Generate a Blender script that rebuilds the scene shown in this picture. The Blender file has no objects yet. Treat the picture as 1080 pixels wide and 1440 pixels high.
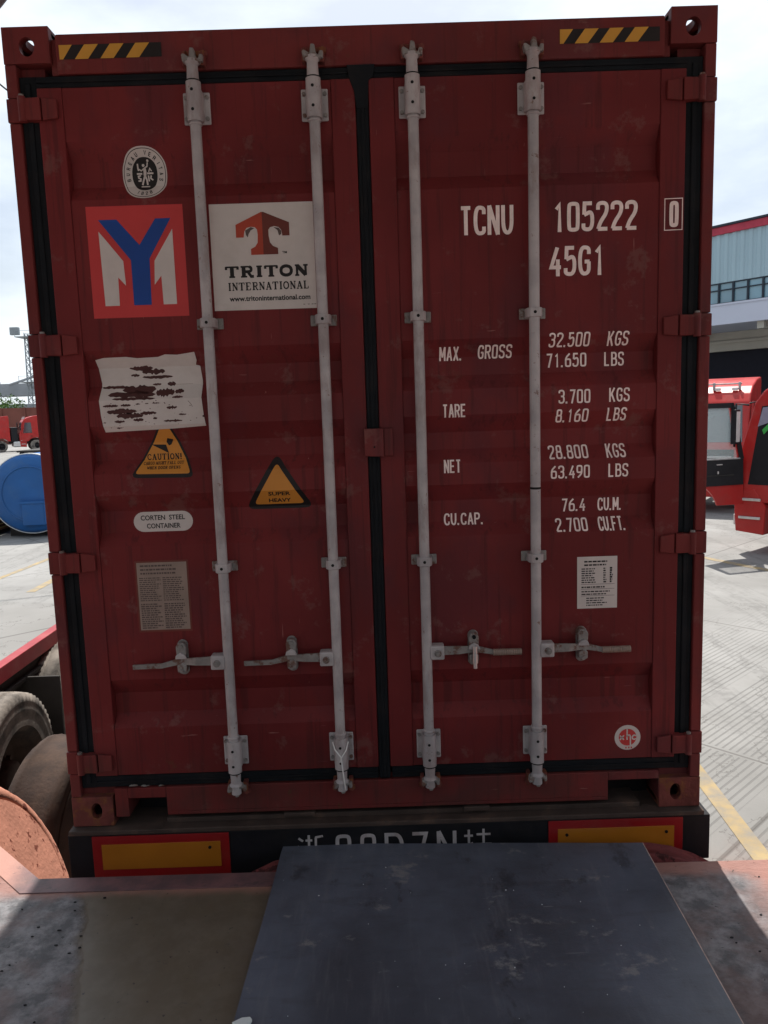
import bpy, bmesh, math, random
from mathutils import Vector, Matrix, noise
random.seed(7)
R = math.radians
# ---------------------------------------------------------------- camera
scn = bpy.context.scene
cd = bpy.data.cameras.new('camera'); cam = bpy.data.objects.new('camera', cd); scn.collection.objects.link(cam)
cam.location = (0.0186, -2.8095, 1.5714); cam.rotation_euler = (R(82.369), R(1.858), R(-0.419))
cd.sensor_fit = 'VERTICAL'; cd.sensor_height = 36; cd.lens = 27.0; cd.clip_start = 0.05; cd.clip_end = 3000
scn.camera = cam
# ---------------------------------------------------------------- world, sun
SUN_EL, SUN_AZ = 62.0, 3.0          # azimuth clockwise from +Y
w = bpy.data.worlds.new('World'); scn.world = w; w.use_nodes = True
nt = w.node_tree; nt.nodes.clear(); N = nt.nodes.new; Lk = nt.links.new
out = N('ShaderNodeOutputWorld'); bg = N('ShaderNodeBackground'); sky = N('ShaderNodeTexSky')
sky.sky_type = 'NISHITA'; sky.sun_disc = False; sky.sun_elevation = R(SUN_EL); sky.sun_rotation = R(SUN_AZ)
sky.dust_density = 3.0; sky.air_density = 1.0; sky.altitude = 0
tc = N('ShaderNodeTexCoord'); mp = N('ShaderNodeMapping'); mp.inputs['Scale'].default_value = (1.3, 1.3, 3.2)
nz = N('ShaderNodeTexNoise'); nz.inputs['Scale'].default_value = 2.1; nz.inputs['Detail'].default_value = 9; nz.inputs['Roughness'].default_value = .55
cr = N('ShaderNodeValToRGB'); cr.color_ramp.elements[0].position = .40; cr.color_ramp.elements[1].position = .66
cr.color_ramp.elements[0].color = (.30, .30, .30, 1); cr.color_ramp.elements[1].color = (.95, .95, .95, 1)
mx = N('ShaderNodeMix'); mx.data_type = 'RGBA'; mx.inputs[7].default_value = (8.7, 9.4, 10.0, 1)
Lk(tc.outputs['Generated'], mp.inputs['Vector']); Lk(mp.outputs[0], nz.inputs['Vector']); Lk(nz.outputs[0], cr.inputs[0])
Lk(cr.outputs[0], mx.inputs[0]); Lk(sky.outputs[0], mx.inputs[6]); Lk(mx.outputs[2], bg.inputs[0]); Lk(bg.outputs[0], out.inputs[0])
bg.inputs[1].default_value = 0.085
sl = bpy.data.lights.new('sun', 'SUN'); sun = bpy.data.objects.new('sun', sl); scn.collection.objects.link(sun)
sl.energy = 4.2; sl.angle = R(0.6); sl.color = (1, .95, .88)
az, el = R(SUN_AZ), R(SUN_EL)
sd = Vector((math.sin(az)*math.cos(el), math.cos(az)*math.cos(el), math.sin(el)))
sun.rotation_euler = sd.to_track_quat('Z', 'Y').to_euler(); sun.location = (0, 20, 30)
scn.view_settings.view_transform = 'Standard'; scn.view_settings.look = 'None'
scn.view_settings.exposure = 0.62; scn.view_settings.gamma = 1
GZ = -1.32      # yard level; z = 0 is the underside of the container
# ---------------------------------------------------------------- materials
def mat(name, col, rough=.6, metal=0, var=.12, scale=6, bump=0, bscale=40, dirt=None, dscale=3, damt=.5, spec=.3, coat=0, alpha=None, dlo=.5, stretch=None, dw=.25):
    m = bpy.data.materials.new(name); m.use_nodes = True
    t = m.node_tree; b = t.nodes['Principled BSDF']; n = t.nodes.new; l = t.links.new
    b.inputs['Roughness'].default_value = rough; b.inputs['Metallic'].default_value = metal
    b.inputs['Specular IOR Level'].default_value = spec; b.inputs['Coat Weight'].default_value = coat
    g = n('ShaderNodeNewGeometry'); src = g.outputs['Position']
    if stretch:
        q = n('ShaderNodeMapping'); q.inputs['Scale'].default_value = stretch; l(src, q.inputs['Vector']); src2 = q.outputs[0]
    else: src2 = src
    a = n('ShaderNodeTexNoise'); a.inputs['Scale'].default_value = scale; a.inputs['Detail'].default_value = 6; l(src, a.inputs['Vector'])
    r = n('ShaderNodeValToRGB'); r.color_ramp.elements[0].position = .3; r.color_ramp.elements[1].position = .7
    r.color_ramp.elements[0].color = [c*(1-var) for c in col]+[1]; r.color_ramp.elements[1].color = [min(1, c*(1+var)) for c in col]+[1]
    l(a.outputs[0], r.inputs[0]); colout = r.outputs[0]
    if dirt:
        d = n('ShaderNodeTexNoise'); d.inputs['Scale'].default_value = dscale; d.inputs['Detail'].default_value = 10; d.inputs['Roughness'].default_value = .65; l(src2, d.inputs['Vector'])
        k = n('ShaderNodeMapRange'); k.inputs[1].default_value = dlo; k.inputs[2].default_value = dlo+dw; k.inputs[4].default_value = damt; l(d.outputs[0], k.inputs[0])
        x = n('ShaderNodeMix'); x.data_type = 'RGBA'; x.inputs[7].default_value = list(dirt)+[1]
        l(k.outputs[0], x.inputs[0]); l(colout, x.inputs[6]); colout = x.outputs[2]
        rr = n('ShaderNodeMapRange'); rr.inputs[3].default_value = rough; rr.inputs[4].default_value = min(1, rough+.25); l(k.outputs[0], rr.inputs[0]); l(rr.outputs[0], b.inputs['Roughness'])
    l(colout, b.inputs['Base Color'])
    if bump:
        e = n('ShaderNodeTexNoise'); e.inputs['Scale'].default_value = bscale; e.inputs['Detail'].default_value = 8; l(src, e.inputs['Vector'])
        u = n('ShaderNodeBump'); u.inputs['Strength'].default_value = bump; u.inputs['Distance'].default_value = .01; l(e.outputs[0], u.inputs['Height']); l(u.outputs[0], b.inputs['Normal'])
    if alpha is not None: b.inputs['Alpha'].default_value = alpha
    return m
M = {}
M['door'] = mat('container_red_paint', (.165, .021, .020), .50, 0, .16, 1.8, .12, 9, dirt=(.105, .036, .032), dscale=5, damt=.4, stretch=(3, 3, .5), spec=.14)
M['frame'] = mat('frame_red_paint', (.165, .026, .024), .55, 0, .18, 3, .2, 14, dirt=(.085, .034, .03), dscale=7, damt=.5, spec=.16)
M['frame_rust'] = mat('rusty_red_casting', (.13, .034, .028), .75, 0, .3, 12, .6, 40, dirt=(.17, .065, .028), dscale=18, damt=.9, dlo=.50, dw=.08)
M['rubber'] = mat('door_gasket_rubber', (.0075, .0095, .012), .75, 0, .3, 5, .1, 30, dirt=(.035, .028, .026), dscale=8, damt=.5, spec=.15)
M['galv'] = mat('grey_painted_steel', (.42, .39, .40), .5, 0, .08, 12, .15, 60, dirt=(.22, .13, .11), dscale=14, damt=.55, dlo=.56)
M['galvdark'] = mat('weathered_grey_steel', (.225, .215, .205), .55, .2, .2, 20, .3, 70, dirt=(.13, .06, .04), dscale=24, damt=.85, dlo=.52, dw=.08)
M['black'] = mat('black_paint', (.008, .0085, .011), .55, 0, .3, 8, .2, 30, dirt=(.03, .026, .024), dscale=6, damt=.45, spec=.2)
M['hole'] = mat('black_bolt_hole', (.004, .004, .004), .8)
M['white'] = mat('white_vinyl', (.56, .52, .49), .5, 0, .05, 14, dirt=(.40, .35, .31), dscale=9, damt=.3)
M['ink'] = mat('black_print', (.012, .010, .010), .5)
M['yred'] = mat('red_vinyl', (.50, .045, .045), .4, 0, .05, 9)
M['blue'] = mat('blue_vinyl', (.010, .055, .26), .4, 0, .06, 9)
M['tred'] = mat('brick_red_print', (.36, .05, .025), .4)
M['tbrown'] = mat('brown_print', (.13, .028, .02), .4)
M['amber'] = mat('amber_vinyl', (.56, .23, .035), .4, 0, .07, 12)
M['yellow'] = mat('hazard_yellow', (.55, .28, .04), .45, 0, .08, 10)
M['mark'] = mat('pale_marking_paint', (.84, .72, .68), .5, 0, .08, 25, dirt=(.55, .38, .34), dscale=60, damt=.4)
M['tan'] = mat('faded_tan_label', (.26, .20, .165), .55, 0, .1, 16)
M['tanink'] = mat('faded_grey_print', (.09, .065, .06), .55)
M['rred'] = mat('red_reflector', (.23, .008, .010), .3, 0, .1, 5, coat=.4, dirt=(.2, .03, .02), dscale=7, damt=.5)
M['ramber'] = mat('amber_reflector', (.34, .125, .012), .3, 0, .08, 5, coat=.4, dirt=(.36, .12, .02), dscale=7, damt=.6, stretch=(.6, 1, 5))
M['rust'] = mat('brown_chassis_steel', (.052, .037, .031), .75, 0, .3, 9, .3, 40, dirt=(.11, .07, .05), dscale=9, damt=.6, dlo=.55, dw=.1)
M['scar'] = mat('glue_and_bare_paint', (.062, .020, .018), .6, 0, .2, 20)
M['plate'] = mat('blue_black_rubber_sheet', (.075, .088, .116), .38, 0, .34, 1.9, .14, 90, dirt=(.22, .22, .23), dscale=5.5, damt=.6, dlo=.585, spec=.5)
M['plateedge'] = mat('worn_pale_plate_edge', (.42, .32, .28), .6, 0, .3, 40)
M['tyre'] = mat('tyre_rubber', (.055, .050, .046), .85, 0, .25, 8, .2, 60, dirt=(.34, .30, .26), dscale=3.5, damt=.8, dlo=.36)
M['tyredark'] = mat('dusty_dark_sidewall', (.045, .034, .028), .85, 0, .3, 8, .2, 60, dirt=(.13, .085, .065), dscale=4, damt=.7, dlo=.42)
M['tyrebrown'] = mat('dusty_brown_tyre', (.050, .034, .028), .9, 0, .25, 7, .3, 60, dirt=(.11, .07, .05), dscale=6, damt=.6, dlo=.45)
M['rim'] = mat('dusty_brown_rim', (.12, .07, .055), .75, 0, .2, 9, .2, 40)
M['trailred'] = mat('trailer_red_paint', (.32, .035, .045), .5, 0, .15, 5, .1, 30, dirt=(.30, .16, .14), dscale=5, damt=.5)
M['web'] = mat('dark_trailer_web', (.035, .032, .03), .7, 0, .25, 5, .2, 30)
M['cab'] = mat('cab_red_paint', (.44, .022, .02), .35, 0, .10, 3, coat=.15, dirt=(.34, .08, .07), dscale=2.5, damt=.6)
M['lilac'] = mat('lilac_reflection', (.28, .26, .34), .7)
M['cabdark'] = mat('cab_black_plastic', (.012, .012, .015), .5, 0, .2, 6)
M['glass'] = mat('cab_window_glass', (.03, .04, .05), .06, 0, .1, 3, spec=.8, coat=1)
M['chrome'] = mat('bright_step_metal', (.6, .6, .6), .3, .8, .1, 12)
M['lampw'] = mat('lamp_lens', (.7, .7, .68), .2)
M['bwall'] = mat('pale_blue_sheet_wall', (.33, .46, .52), .5, 0, .05, .5)
M['bwhite'] = mat('pale_lilac_fascia', (.52, .56, .66), .6, 0, .04, .6)
M['bred'] = mat('crimson_roof_trim', (.40, .04, .07), .5)
M['bglass'] = mat('blue_factory_glass', (.16, .30, .38), .12, 0, .25, .6, spec=.8)
M['bframe'] = mat('dark_window_frame', (.02, .03, .045), .5)
M['bbeige'] = mat('cream_beam_paint', (.42, .41, .36), .7, 0, .08, 1)
M['bdark'] = mat('dark_bay_interior', (.015, .016, .025), .9)
M['tank'] = mat('blue_tank_paint', (.018, .10, .30), .4, 0, .12, 2, dirt=(.07, .14, .26), dscale=3, damt=.4)
M['tankhighlight'] = mat('white_rim_highlight', (.65, .66, .66), .5)
M['wallbrown'] = mat('rusty_brown_wall', (.17, .06, .045), .8, 0, .2, .6)
M['leaf'] = mat('shrub_leaves', (.07, .14, .03), .7, 0, .4, 1.2)
M['concgrey'] = mat('grey_bridge_concrete', (.28, .30, .32), .8, 0, .12, .4)
M['mast'] = mat('pale_mast_steel', (.26, .29, .31), .5, .2, .1, 1)
M['plank'] = mat('brown_steel_section', (.16, .06, .02), .6, 0, .3, 4)
M['plankend'] = mat('yellow_painted_edge', (.55, .38, .12), .6)
M['greenrefl'] = mat('green_reflection', (.06, .42, .08), .6)
M['bumper'] = mat('cracked_red_dust_tyre', (.47, .21, .145), .85, 0, .15, 8, .4, 45, dirt=(.14, .035, .022), dscale=16, damt=.95, dlo=.585, dw=.035)
M['bumpdark'] = mat('dark_red_bumper_tyre', (.14, .03, .03), .8, 0, .3, 10, .7, 30, dirt=(.04, .012, .012), dscale=18, damt=.9, dlo=.54, dw=.06)
M['dockred'] = mat('dock_edge_red_paint', (.25, .085, .085), .6, 0, .15, 5, .25, 40, dirt=(.20, .12, .115), dscale=6, damt=.6, dlo=.48)
M['grate'] = mat('red_dust_grate', (.40, .16, .11), .8, 0, .2, 10)
M['canopy'] = mat('dock_canopy_steel', (.10, .10, .105), .7)
M['bounceslab'] = mat('pale_bounce_slab', (.52, .51, .49), .8, 0, .08, 2)
M['canopywhite'] = mat('unseen_white_soffit', (.62, .62, .61), .7)
M['render'] = mat('warehouse_render', (.16, .155, .15), .8)
M['debris'] = mat('white_plastic_scrap', (.55, .60, .60), .4)
M['cable'] = mat('black_cable', (.05, .05, .05), .6)
def node_mat(name, rough, fn):
    m = bpy.data.materials.new(name); m.use_nodes = True; t = m.node_tree; b = t.nodes['Principled BSDF']; b.inputs['Roughness'].default_value = rough
    fn(t, b); return m
class NG:
    def __init__(s, t): s.t = t; s.g = t.nodes.new('ShaderNodeNewGeometry'); s.x = t.nodes.new('ShaderNodeSeparateXYZ'); t.links.new(s.g.outputs['Position'], s.x.inputs[0])
    def _in(s, sock, v):
        if isinstance(v, (int, float)): sock.default_value = v
        else: s.t.links.new(v, sock)
    def math(s, op, a, b=0, c=0, clamp=False):
        n = s.t.nodes.new('ShaderNodeMath'); n.operation = op; n.use_clamp = clamp
        for i, v in enumerate((a, b, c)): s._in(n.inputs[i], v)
        return n.outputs[0]
    def step(s, v, lo, hi):
        n = s.t.nodes.new('ShaderNodeMapRange'); n.interpolation_type = 'SMOOTHSTEP'; s._in(n.inputs[0], v); n.inputs[1].default_value = lo; n.inputs[2].default_value = hi; return n.outputs[0]
    def noise(s, sc, det=8, ro=.55, scale3=None, off=(0, 0, 0)):
        n = s.t.nodes.new('ShaderNodeTexNoise'); n.inputs['Scale'].default_value = sc; n.inputs['Detail'].default_value = det; n.inputs['Roughness'].default_value = ro
        q = s.t.nodes.new('ShaderNodeMapping'); s.t.links.new(s.g.outputs['Position'], q.inputs[0]); q.inputs['Location'].default_value = off
        if scale3: q.inputs['Scale'].default_value = scale3
        s.t.links.new(q.outputs[0], n.inputs['Vector']); return n.outputs[0]
    def mix(s, f, a, b):
        n = s.t.nodes.new('ShaderNodeMix'); n.data_type = 'RGBA'; s._in(n.inputs[0], f)
        for k, v in ((6, a), (7, b)):
            if isinstance(v, tuple): n.inputs[k].default_value = v+(1,)
            else: s.t.links.new(v, n.inputs[k])
        return n.outputs[2]
    def bump(s, h, st, d, b):
        n = s.t.nodes.new('ShaderNodeBump'); n.inputs['Strength'].default_value = st; n.inputs['Distance'].default_value = d; s._in(n.inputs['Height'], h); s.t.links.new(n.outputs[0], b.inputs['Normal'])

def painted_steel(name, base, rusty, rough):
    """old container paint: faded patches, scratches, drips and rust that gathers low down"""
    def f(t, b):
        g = NG(t); Z = g.x.outputs[2]
        k = lambda m: tuple(x*m for x in base)
        col = g.mix(g.step(g.noise(1.7, 5, .5), .36, .66), k(.86), k(1.16))
        col = g.mix(g.math('MULTIPLY', g.step(g.noise(3.1, 6, .6, (1, 1, .6), (7, 3, 1)), .50, .64), .55), col, (base[0]*.62, base[1]*1.05, base[2]*1.25))
        col = g.mix(g.math('MULTIPLY', g.step(g.noise(9, 6, .65, (4, 4, .16), (2, 0, 5)), .52, .66), .6), col, (base[0]*.50, base[1]*.75, base[2]*.75))      # drips
        col = g.mix(g.math('MULTIPLY', g.step(g.noise(6, 9, .7, (1, 1, 1), (0, 6, 0)), .57, .65), .42), col, (.17, .085, .075))       # chalky scuffs
        s1 = g.step(g.noise(60, 3, .5, (.10, 1, 1.3), (1, 1, 2)), .735, .765); s2 = g.step(g.noise(55, 3, .5, (1.4, 1, .07), (4, 1, 2)), .735, .76); gate = g.step(g.noise(2.3, 3, .5, (1, 1, 1), (9, 9, 3)), .48, .56)
        col = g.mix(g.math('MULTIPLY', g.math('MULTIPLY', g.math('MAXIMUM', s1, s2), gate), .65), col, (.30, .16, .14))    # scratches
        low = g.math('SUBTRACT', 1, g.step(Z, .05, .42))
        rm = g.math('MULTIPLY', g.step(g.noise(15, 10, .72), .60, .68), g.math('ADD', g.math('MULTIPLY', low, .75), rusty), 0, True)
        col = g.mix(rm, col, (.105, .045, .022))
        col = g.mix(g.math('MULTIPLY', g.math('MULTIPLY', low, g.step(g.noise(5, 6, .6), .35, .65)), .5), col, (.05, .032, .028))
        t.links.new(col, b.inputs['Base Color']); b.inputs['Specular IOR Level'].default_value = .15
        g.bump(g.math('ADD', g.noise(2.6, 4, .5), g.math('MULTIPLY', g.noise(40, 6, .6), .12)), .32, .02, b)
    M[name] = node_mat(name+'_red_paint', rough, f)
painted_steel('door', (.142, .0198, .0205), .18, .5)
painted_steel('frame', (.148, .026, .025), .35, .55)
def plate_f(t, b):
    g = NG(t); col = g.mix(g.step(g.noise(1.6, 7, .6), .34, .68), (.052, .058, .074), (.100, .116, .152))
    col = g.mix(g.math('MULTIPLY', g.step(g.noise(20, 8, .7, (.22, 1, 1)), .5, .7), .35), col, (.045, .046, .052))
    col = g.mix(g.math('MULTIPLY', g.step(g.noise(26, 8, .7, (1, .12, 1), (3, 0, 0)), .52, .72), .35), col, (.15, .155, .17))
    col = g.mix(g.math('MULTIPLY', g.step(g.noise(5, 12, .72, (1, 1.5, 1), (2.2, 5, 0)), .585, .66), .55), col, (.23, .23, .225))
    col = g.mix(g.math('MULTIPLY', g.step(g.noise(4.2, 10, .7, (1.3, .8, 1), (8, 1, 0)), .58, .66), .6), col, (.03, .031, .036))
    sc = g.step(g.noise(70, 2, .4, (.06, 1, 1), (0, 3, 0)), .745, .765); col = g.mix(g.math('MULTIPLY', sc, .5), col, (.26, .26, .26))
    t.links.new(col, b.inputs['Base Color']); rr = g.mix(g.step(g.noise(3, 8, .6, off=(1, 8, 0)), .35, .65), (.30, .30, .30), (.52, .52, .52)); t.links.new(rr, b.inputs['Roughness'])
    g.bump(g.noise(120, 5, .6), .18, .004, b)
M['plate'] = node_mat('scuffed_blue_black_sheet', .4, plate_f)
def strip_f(t, b):
    g = NG(t); X = g.x.outputs[0]; col = g.mix(g.step(g.noise(6, 9, .65), .35, .65), (.085, .055, .060), (.17, .085, .088))
    w_ = g.math('SUBTRACT', 1, g.step(g.math('ADD', X, g.math('MULTIPLY', g.noise(9), .2)), -1.36, -1.20)); col = g.mix(w_, col, (.40, .20, .155))  # salmon left end: sunlit tone beyond the shadow edge put into the colour
    col = g.mix(g.math('MULTIPLY', g.step(g.noise(14, 9, .7, (1, 2, 1)), .58, .66), .6), col, (.05, .04, .04)); t.links.new(col, b.inputs['Base Color']); g.bump(g.noise(40, 6), .3, .005, b)
M['dockred'] = node_mat('dock_edge_steel', .55, strip_f)
def galv_f(t, b):
    g = NG(t); col = g.mix(g.step(g.noise(9, 6), .35, .65), (.31, .295, .30), (.42, .395, .395))
    col = g.mix(g.math('MULTIPLY', g.step(g.noise(11, 8, .7, (1, 1, .35), (1, 2, 3)), .50, .66), .55), col, (.22, .17, .16))
    col = g.mix(g.math('MULTIPLY', g.step(g.noise(30, 9, .75), .605, .65), .8), col, (.15, .07, .045)); t.links.new(col, b.inputs['Base Color']); b.inputs['Specular IOR Level'].default_value = .4
    g.bump(g.noise(50, 6, .6), .25, .004, b)
M['galv'] = node_mat('weathered_grey_paint', .45, galv_f)
# ---------------------------------------------------------------- object helpers
COL = scn.collection
def tag(o, label=None, cat=None, group=None, kind=None):
    if label: o['label'] = label
    if cat: o['category'] = cat
    if group: o['group'] = group
    if kind: o['kind'] = kind
    return o
def empty(name, loc=(0, 0, 0), rz=0, label=None, cat=None, group=None):
    o = bpy.data.objects.new(name, None); COL.objects.link(o); o.location = loc; o.rotation_euler = (0, 0, rz)
    return tag(o, label, cat, group)
def copy_tree(o, parent=None):
    c = o.copy(); COL.objects.link(c)
    if parent: c.parent = parent
    for ch in list(o.children): copy_tree(ch, c)
    return c
class MB:
    def __init__(s): s.v = []; s.f = []; s.m = []; s.s = []; s.mats = []
    def mi(s, m):
        if m not in s.mats: s.mats.append(m)
        return s.mats.index(m)
    def add(s, vs, fs, m='frame', smooth=False, xf=None):
        o = len(s.v); k = s.mi(m)
        if xf is not None: vs = [xf @ Vector(v) for v in vs]
        s.v += [tuple(v) for v in vs]
        for f in fs: s.f.append([i+o for i in f]); s.m.append(k); s.s.append(smooth)
        return s
    def bm(s, b, m, smooth=False, xf=None):
        b.verts.index_update()
        s.add([v.co.copy() for v in b.verts], [[v.index for v in f.verts] for f in b.faces], m, smooth, xf); b.free(); return s
    def box(s, x0, x1, y0, y1, z0, z1, m='frame', bev=0, xf=None, seg=2):
        if bev <= 0:
            vs = [(x, y, z) for z in (z0, z1) for y in (y0, y1) for x in (x0, x1)]
            return s.add(vs, [(0, 2, 3, 1), (4, 5, 7, 6), (0, 1, 5, 4), (2, 6, 7, 3), (0, 4, 6, 2), (1, 3, 7, 5)], m, False, xf)
        b = bmesh.new(); bmesh.ops.create_cube(b, size=1)
        for v in b.verts: v.co = Vector(((x0+x1)/2+v.co.x*(x1-x0), (y0+y1)/2+v.co.y*(y1-y0), (z0+z1)/2+v.co.z*(z1-z0)))
        bmesh.ops.bevel(b, geom=list(b.edges), offset=bev, segments=seg, affect='EDGES', profile=.5)
        return s.bm(b, m, False, xf)
    def cyl(s, p0, p1, r0, r1=None, n=20, m='galv', caps=True, xf=None, smooth=True):
        r1 = r0 if r1 is None else r1
        p0, p1 = Vector(p0), Vector(p1); d = (p1-p0).normalized(); a = d.orthogonal().normalized(); c = d.cross(a)
        vs = []
        for p, r in ((p0, r0), (p1, r1)):
            for i in range(n):
                t = 2*math.pi*i/n; vs.append(p+a*math.cos(t)*r+c*math.sin(t)*r)
        fs = [(i, (i+1) % n, n+(i+1) % n, n+i) for i in range(n)]
        s.add(vs, fs, m, smooth, xf)
        if caps: s.add(vs, [tuple(range(n))[::-1], tuple(range(n, 2*n))], m, False, xf)
        return s
    def path(s, pts, r, n=10, m='galv', xf=None):
        pts = [Vector(p) for p in pts]; vs = []; up = Vector((0, 0, 1))
        for i, p in enumerate(pts):
            d = (pts[min(i+1, len(pts)-1)]-pts[max(i-1, 0)]).normalized()
            a = d.cross(up); a = a.normalized() if a.length > .05 else d.orthogonal().normalized(); c = d.cross(a)
            rr = r[i] if isinstance(r, (list, tuple)) else r
            for k in range(n): t = 2*math.pi*k/n; vs.append(p+a*math.cos(t)*rr+c*math.sin(t)*rr)
        fs = []
        for i in range(len(pts)-1):
            for k in range(n): fs.append((i*n+k, i*n+(k+1) % n, (i+1)*n+(k+1) % n, (i+1)*n+k))
        s.add(vs, fs, m, True, xf)
        s.add(vs, [tuple(range(n))[::-1], tuple(range((len(pts)-1)*n, len(pts)*n))], m, False, xf); return s
    def prism(s, poly, a0, a1, axis='y', m='frame', bev=0, xf=None):
        """poly in the plane across axis: y -> (x,z), x -> (y,z), z -> (x,y)"""
        b = bmesh.new()
        def P(u, v, a): return {'y': (u, a, v), 'x': (a, u, v), 'z': (u, v, a)}[axis]
        lo = [b.verts.new(P(u, v, a0)) for u, v in poly]; hi = [b.verts.new(P(u, v, a1)) for u, v in poly]; n = len(poly)
        b.faces.new(lo); b.faces.new(hi[::-1])
        for i in range(n): b.faces.new((lo[i], hi[i], hi[(i+1) % n], lo[(i+1) % n]))
        bmesh.ops.recalc_face_normals(b, faces=b.faces)
        if bev: bmesh.ops.bevel(b, geom=list(b.edges), offset=bev, segments=2, affect='EDGES', profile=.5)
        if n > 4: bmesh.ops.triangulate(b, faces=[f for f in b.faces if len(f.verts) > 4])
        return s.bm(b, m, False, xf)
    def lathe(s, prof, c, axis='x', n=48, m='tyre', xf=None, smooth=True, rfun=None):
        """prof: (offset along the axis, radius)"""
        vs = []
        for i in range(n):
            t = 2*math.pi*i/n
            for j, (a, r) in enumerate(prof):
                if rfun: r = rfun(i, j, r)
                u, v = r*math.cos(t), r*math.sin(t)
                vs.append({'x': (c[0]+a, c[1]+u, c[2]+v), 'y': (c[0]+u, c[1]+a, c[2]+v), 'z': (c[0]+u, c[1]+v, c[2]+a)}[axis])
        k = len(prof); fs = []
        for i in range(n):
            for j in range(k-1): a = i*k+j; b = ((i+1) % n)*k+j; fs.append((a, b, b+1, a+1))
        return s.add(vs, fs, m, smooth, xf)
    def ringplate(s, rect, hole, a0, a1, axis='y', m='frame', n=32):
        """rect (u0,u1,v0,v1) with an oval hole (cu,cv,ru,rv), between a0 and a1 along axis"""
        u0, u1, v0, v1 = rect; cu, cv, ru, rv = hole
        ang = sorted([2*math.pi*i/n for i in range(n)]+[math.atan2(v-cv, u-cu) % (2*math.pi) for u in (u0, u1) for v in (v0, v1)])
        O, I = [], []
        for t in ang:
            c, d = math.cos(t), math.sin(t); k = []
            if c > 1e-9: k.append((u1-cu)/c)
            if c < -1e-9: k.append((u0-cu)/c)
            if d > 1e-9: k.append((v1-cv)/d)
            if d < -1e-9: k.append((v0-cv)/d)
            q = min(k); O.append((cu+c*q, cv+d*q)); I.append((cu+c*ru, cv+d*rv))
        def P(u, v, a): return {'y': (u, a, v), 'x': (a, u, v), 'z': (u, v, a)}[axis]
        N_ = len(ang); vs = [P(*p, a) for a in (a0, a1) for L in (O, I) for p in L]; fs = []
        for i in range(N_):
            j = (i+1) % N_
            fs += [(i, j, N_+j, N_+i), (2*N_+i, 3*N_+i, 3*N_+j, 2*N_+j), (i, 2*N_+i, 2*N_+j, j), (N_+i, N_+j, 3*N_+j, 3*N_+i)]
        return s.add(vs, fs, m, False)
    def build(s, name, parent=None, **k):
        me = bpy.data.meshes.new(name); me.from_pydata(s.v, [], s.f)
        for m in s.mats: me.materials.append(M[m])
        me.polygons.foreach_set('material_index', s.m); me.polygons.foreach_set('use_smooth', s.s)
        b = bmesh.new(); b.from_mesh(me); bmesh.ops.recalc_face_normals(b, faces=b.faces); b.to_mesh(me); b.free()
        o = bpy.data.objects.new(name, me); COL.objects.link(o)
        if parent: o.parent = parent
        return tag(o, **k)
    def cut_drape(s, f):
        """cut the mesh at the door's crease heights and press it into the corrugations"""
        nv = MB(); nv.mats = s.mats
        for k in range(len(s.mats)):
            b = bmesh.new(); vs = [b.verts.new(v) for v in s.v]
            for fc, mk in zip(s.f, s.m):
                if mk == k:
                    try: b.faces.new([vs[i] for i in fc])
                    except ValueError: pass
            for z in CREASES:
                bmesh.ops.bisect_plane(b, geom=list(b.verts)+list(b.edges)+list(b.faces), plane_co=(0, 0, z), plane_no=(0, 0, 1), dist=1e-6)
            loose = [v for v in b.verts if not v.link_faces]; bmesh.ops.delete(b, geom=loose, context='VERTS')
            for v in b.verts: v.co.y += f(v.co.z)
            nv.bm(b, s.mats[k])
        s.v, s.f, s.m, s.s = nv.v, nv.f, nv.m, nv.s
        return s
# ---------------------------------------------------------------- lettering
def ribbon(mb, pts, wd, y, m, closed=False):
    """flat mitred band of width wd along pts (x,z) lying at depth y"""
    P = [Vector(p) for p in pts]; n = len(P); Lf, Rt = [], []
    for i in range(n):
        if closed: a = (P[i]-P[i-1]).normalized(); b = (P[(i+1) % n]-P[i]).normalized()
        else:
            a = (P[i]-P[i-1]).normalized() if i else (P[1]-P[0]).normalized(); b = (P[i+1]-P[i]).normalized() if i < n-1 else a
        na = Vector((-a.y, a.x)); nb = Vector((-b.y, b.x)); q = (na+nb); q = q.normalized() if q.length > 1e-6 else na
        k = min(1.6, 1/max(.3, q.dot(na)))*wd/2
        Lf.append(P[i]+q*k); Rt.append(P[i]-q*k)
    vs = [(p.x, y, p.y) for p in Lf]+[(p.x, y, p.y) for p in Rt]
    fs = [(i, (i+1) % n, n+(i+1) % n, n+i) for i in range(n if closed else n-1)]
    mb.add(vs, fs, m)
def chaik(p, closed=False, it=2):
    p = [Vector(q) for q in p]
    for _ in range(it):
        o = [] if closed else [p[0]]; n = len(p)
        for i in range(n if closed else n-1):
            a, b = p[i], p[(i+1) % n]; o += [a*.75+b*.25, a*.25+b*.75]
        if not closed: o.append(p[-1])
        p = o
    return [tuple(q) for q in p]
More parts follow.
